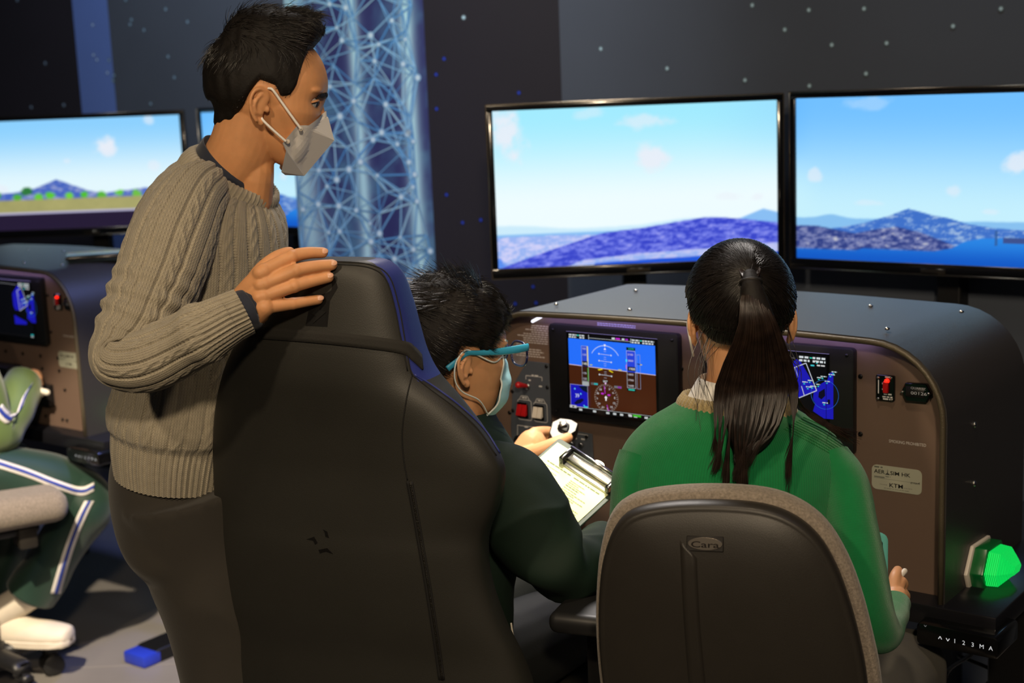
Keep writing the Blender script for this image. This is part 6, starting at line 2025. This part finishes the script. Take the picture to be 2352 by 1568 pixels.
hnd = [capsule([wr_, pt(76, 868, 3.985)], [.026, .026], n=16)]
for i, (x, y) in enumerate(((86, 866), (88, 878), (86, 890), (82, 900))):
    hnd.append(capsule([pt(72, 862 + 9 * i, 3.98), pt(x, y, 3.975), pt(x + 2, y + 6, 3.97), pt(x - 6, y + 10, 3.965)], [.013, .0115, .0105, .009], n=12, m=12))
hnd.append(capsule([pt(70, 868, 3.96), pt(78, 884, 3.95), pt(86, 893, 3.945)], [.013, .011, .009], n=12, m=12))
hnd = fuse(hnd, .0028, 3)
mk('body', join(hd_k, hnd, capsule([hk + [0, 0, .05], nk], [.11, .085], n=20), capsule([sh, el, wr_], [.045, .038, .026], n=14), capsule([hk, kk, ank], [.06, .05, .035], n=14), capsule([hk2, kk2, an2], [.06, .05, .035], n=14)), M_skin2, kid)
tree_k0 = bvh(fuse(HK.shapes(ears=()), .004, 3)); CGk, _a, _e = HK.cap(tree_k0, lineB, thickB, 24, 72)
mk('hair', grid_geo(push(CGk, waves(CGk, 83, 150, 2) * .003)), M_hcap, kid)
arm_g = tube_grid([sh, (sh + el) / 2 + [.0, 0, .01], el, el * .5 + wr_ * .5 + [.005, 0, -.008], wr_ + (wr_ - el) * .02], [.066, .064, .060, .056, .048], None, FW, 60, 120)
arm_g = push(arm_g, waves(arm_g, 91, 34, 2) * .008)
sh2 = sh + nrm(np.cross(UP, kf)) * .28
jkt = fuse([capsule([hk + [0, 0, .03], (hk + nk) / 2, nk - [0, 0, .10]], [.145, .15, .11], n=26, m=14), capsule([sh, (sh + sh2) / 2 + [0, 0, .03], sh2], [.066, .085, .066], n=20, m=12), capsule([nk - [0, 0, .08], nk + [0, 0, .02]], [.08, .062], n=20), capsule([sh2, sh2 + kf * .05 - [0, 0, .2], sh2 + kf * .22 - [0, 0, .24]], [.062, .055, .048], n=18)], .006, 4)
jk_ = mk('jacket', jkt, M_olive, kid)
mk('sleeve', grid_geo(arm_g), M_olive, jk_)
treeA = bvh(grid_geo(arm_g))
st1 = [(68, 888), (58, 905), (50, 925), (42, 945), (24, 962), (10, 955), (-4, 938)]
for off, m, nm, lf in ((13, M_wstr, 'sleeve_stripe', .001), (4.5, M_bstr, 'sleeve_stripe', .003)):
    try: mk(nm, ribbon_on(treeA, [(x + off * .6, y - off * .8) for x, y in st1], [(x - off * .6, y + off * .8) for x, y in st1], lf, 30, .002), m, jk_)
    except Exception: pass
leg_g = tube_grid([hk + [0, 0, .01], (hk + kk) / 2 + [0, 0, .02], kk + [-.03, 0, .008], kk + [.012, 0, -.04], (kk + ank) / 2 + [.016, 0, 0], ank], [.092, .084, .074, .070, .066, .070], None, FW, 70, 160)
leg_g = push(leg_g, waves(leg_g, 93, 26, 2) * .007)
tro_k = mk('trousers', grid_geo(leg_g), M_dgr, kid)
mk('trouser_leg', capsule([hk2, kk2, an2], [.09, .072, .065], n=20, m=20), M_dgr, tro_k)
treeL = bvh(grid_geo(leg_g))
for P in ([(-20, 1060), (60, 1085), (130, 1112), (185, 1128), (215, 1118)], [(205, 1150), (190, 1180), (165, 1240), (145, 1300), (127, 1362)]):
    for off, m, lf in ((10 if P[0][0] < 0 else 11, M_wstr, .001), (3.6, M_bstr, .003)):
        vert = P[0][0] > 0
        T = [(x - (off if vert else 0), y - (0 if vert else off)) for x, y in P]; B2 = [(x + (off if vert else 0), y + (0 if vert else off)) for x, y in P]
        try: mk('trouser_stripe', ribbon_on(treeL, T, B2, lf, 34, .002), m, tro_k)
        except Exception: pass
M_sneak = mat('white_sneaker', (214, 204, 188), .6, bump=.3, bscale=200, var=.05)
sdir = nrm([.80, -.15, 0])
sp_ = pt(8, 1418, 3.98); sp_z = .108
sh_o = shoe(np.array([sp_[0], sp_[1], sp_z]), sdir, M_sneak, kid, .29, 'sneaker')
mk('sock', capsule([ank, np.array([sp_[0] - .03, sp_[1], sp_z + .07])], [.042, .044], n=16), M_sneak, kid)
shoe(np.array([an2[0], an2[1], 0]), kf, M_sneak, kid, .25, 'sneaker')
sty2 = mk('stylus', capsule([pt(68, 889, 3.945), pt(88, 895, 3.94), pt(108, 901, 3.935)], [.0075, .008, .0085], n=12, m=10), M_white, None)
tag(sty2, 'white stylus held by the child in striped tracksuit', 'stylus')
lan = thing('tablet', pt(60, 950, 3.94), 'teal edged tablet held below the hand of the tracksuit child', 'tablet')
q0 = pt(92, 902, 3.95); q1 = pt(48, 962, 3.92); dq = q1 - q0
fr_ = Frame(q0, nrm(dq), nrm(np.cross(nrm(dq), -RT * .8 + UP * .2 + FW * .5)), nrm(-RT * .9 + FW * .45))
mk('case', fr_.geo(box(0, np.linalg.norm(dq) + .09, -.006, .006, -.006, .17, .004, 2)), mat('teal_case', (40, 132, 116), .5), lan, auto=40)
mk('corner_guard', ell(q0 + [0, -.004, 0], (.014, .012, .012), n=14, m=10), M_white, lan)
# his chair
kch_c = np.array([*(pt(-60, 1200, 3.86))[:2], 0.0])
kch = thing('office_chair', kch_c, 'grey fabric office chair seat under the child in striped tracksuit', 'chair')
sx = nrm([.85, .52, 0]); kfr = Frame(kch_c, sx, np.cross(UP, sx), UP)
sq = kfr.loc(pt(140, 1165, 3.80))
seat_z = hk[2] - .10
zc = pt(60, 1165, 3.74)[2]
mk('seat', kfr.geo(box(-.22, sq[0] + .01, -.25, .22, zc - .045, zc + .04, .038, 4)), M_fabric, kch)
mk('seat_pan', kfr.geo(box(-.16, sq[0] - .06, -.19, .17, zc - .075, zc - .045, .01, 2)), M_basep, kch, auto=40)
mk('seat_bracket', kfr.geo(box(sq[0] - .12, sq[0] - .07, -.2, -.12, zc - .11, zc - .04, .008, 2)), M_shell, kch, auto=40)
mk('back_cushion', kfr.geo(box(-.30, -.23, -.21, .2, zc + .12, zc + .55, .03, 4)), M_fabric, kch)
mk('back_stem', kfr.geo(box(-.27, -.245, -.04, .04, zc - .06, zc + .3, .008, 2)), M_basep, kch, auto=40)
mk('stem_bar', kfr.geo(box(-.27, .0, -.04, .04, zc - .075, zc - .05, .006, 2)), M_basep, kch, auto=40)
cq = on_z(122, 1546, .0)
va = cq - kch_c
star_base(kch, kch_c, zc - .07, atan2(va[1], va[0]), np.linalg.norm(va[:2]))
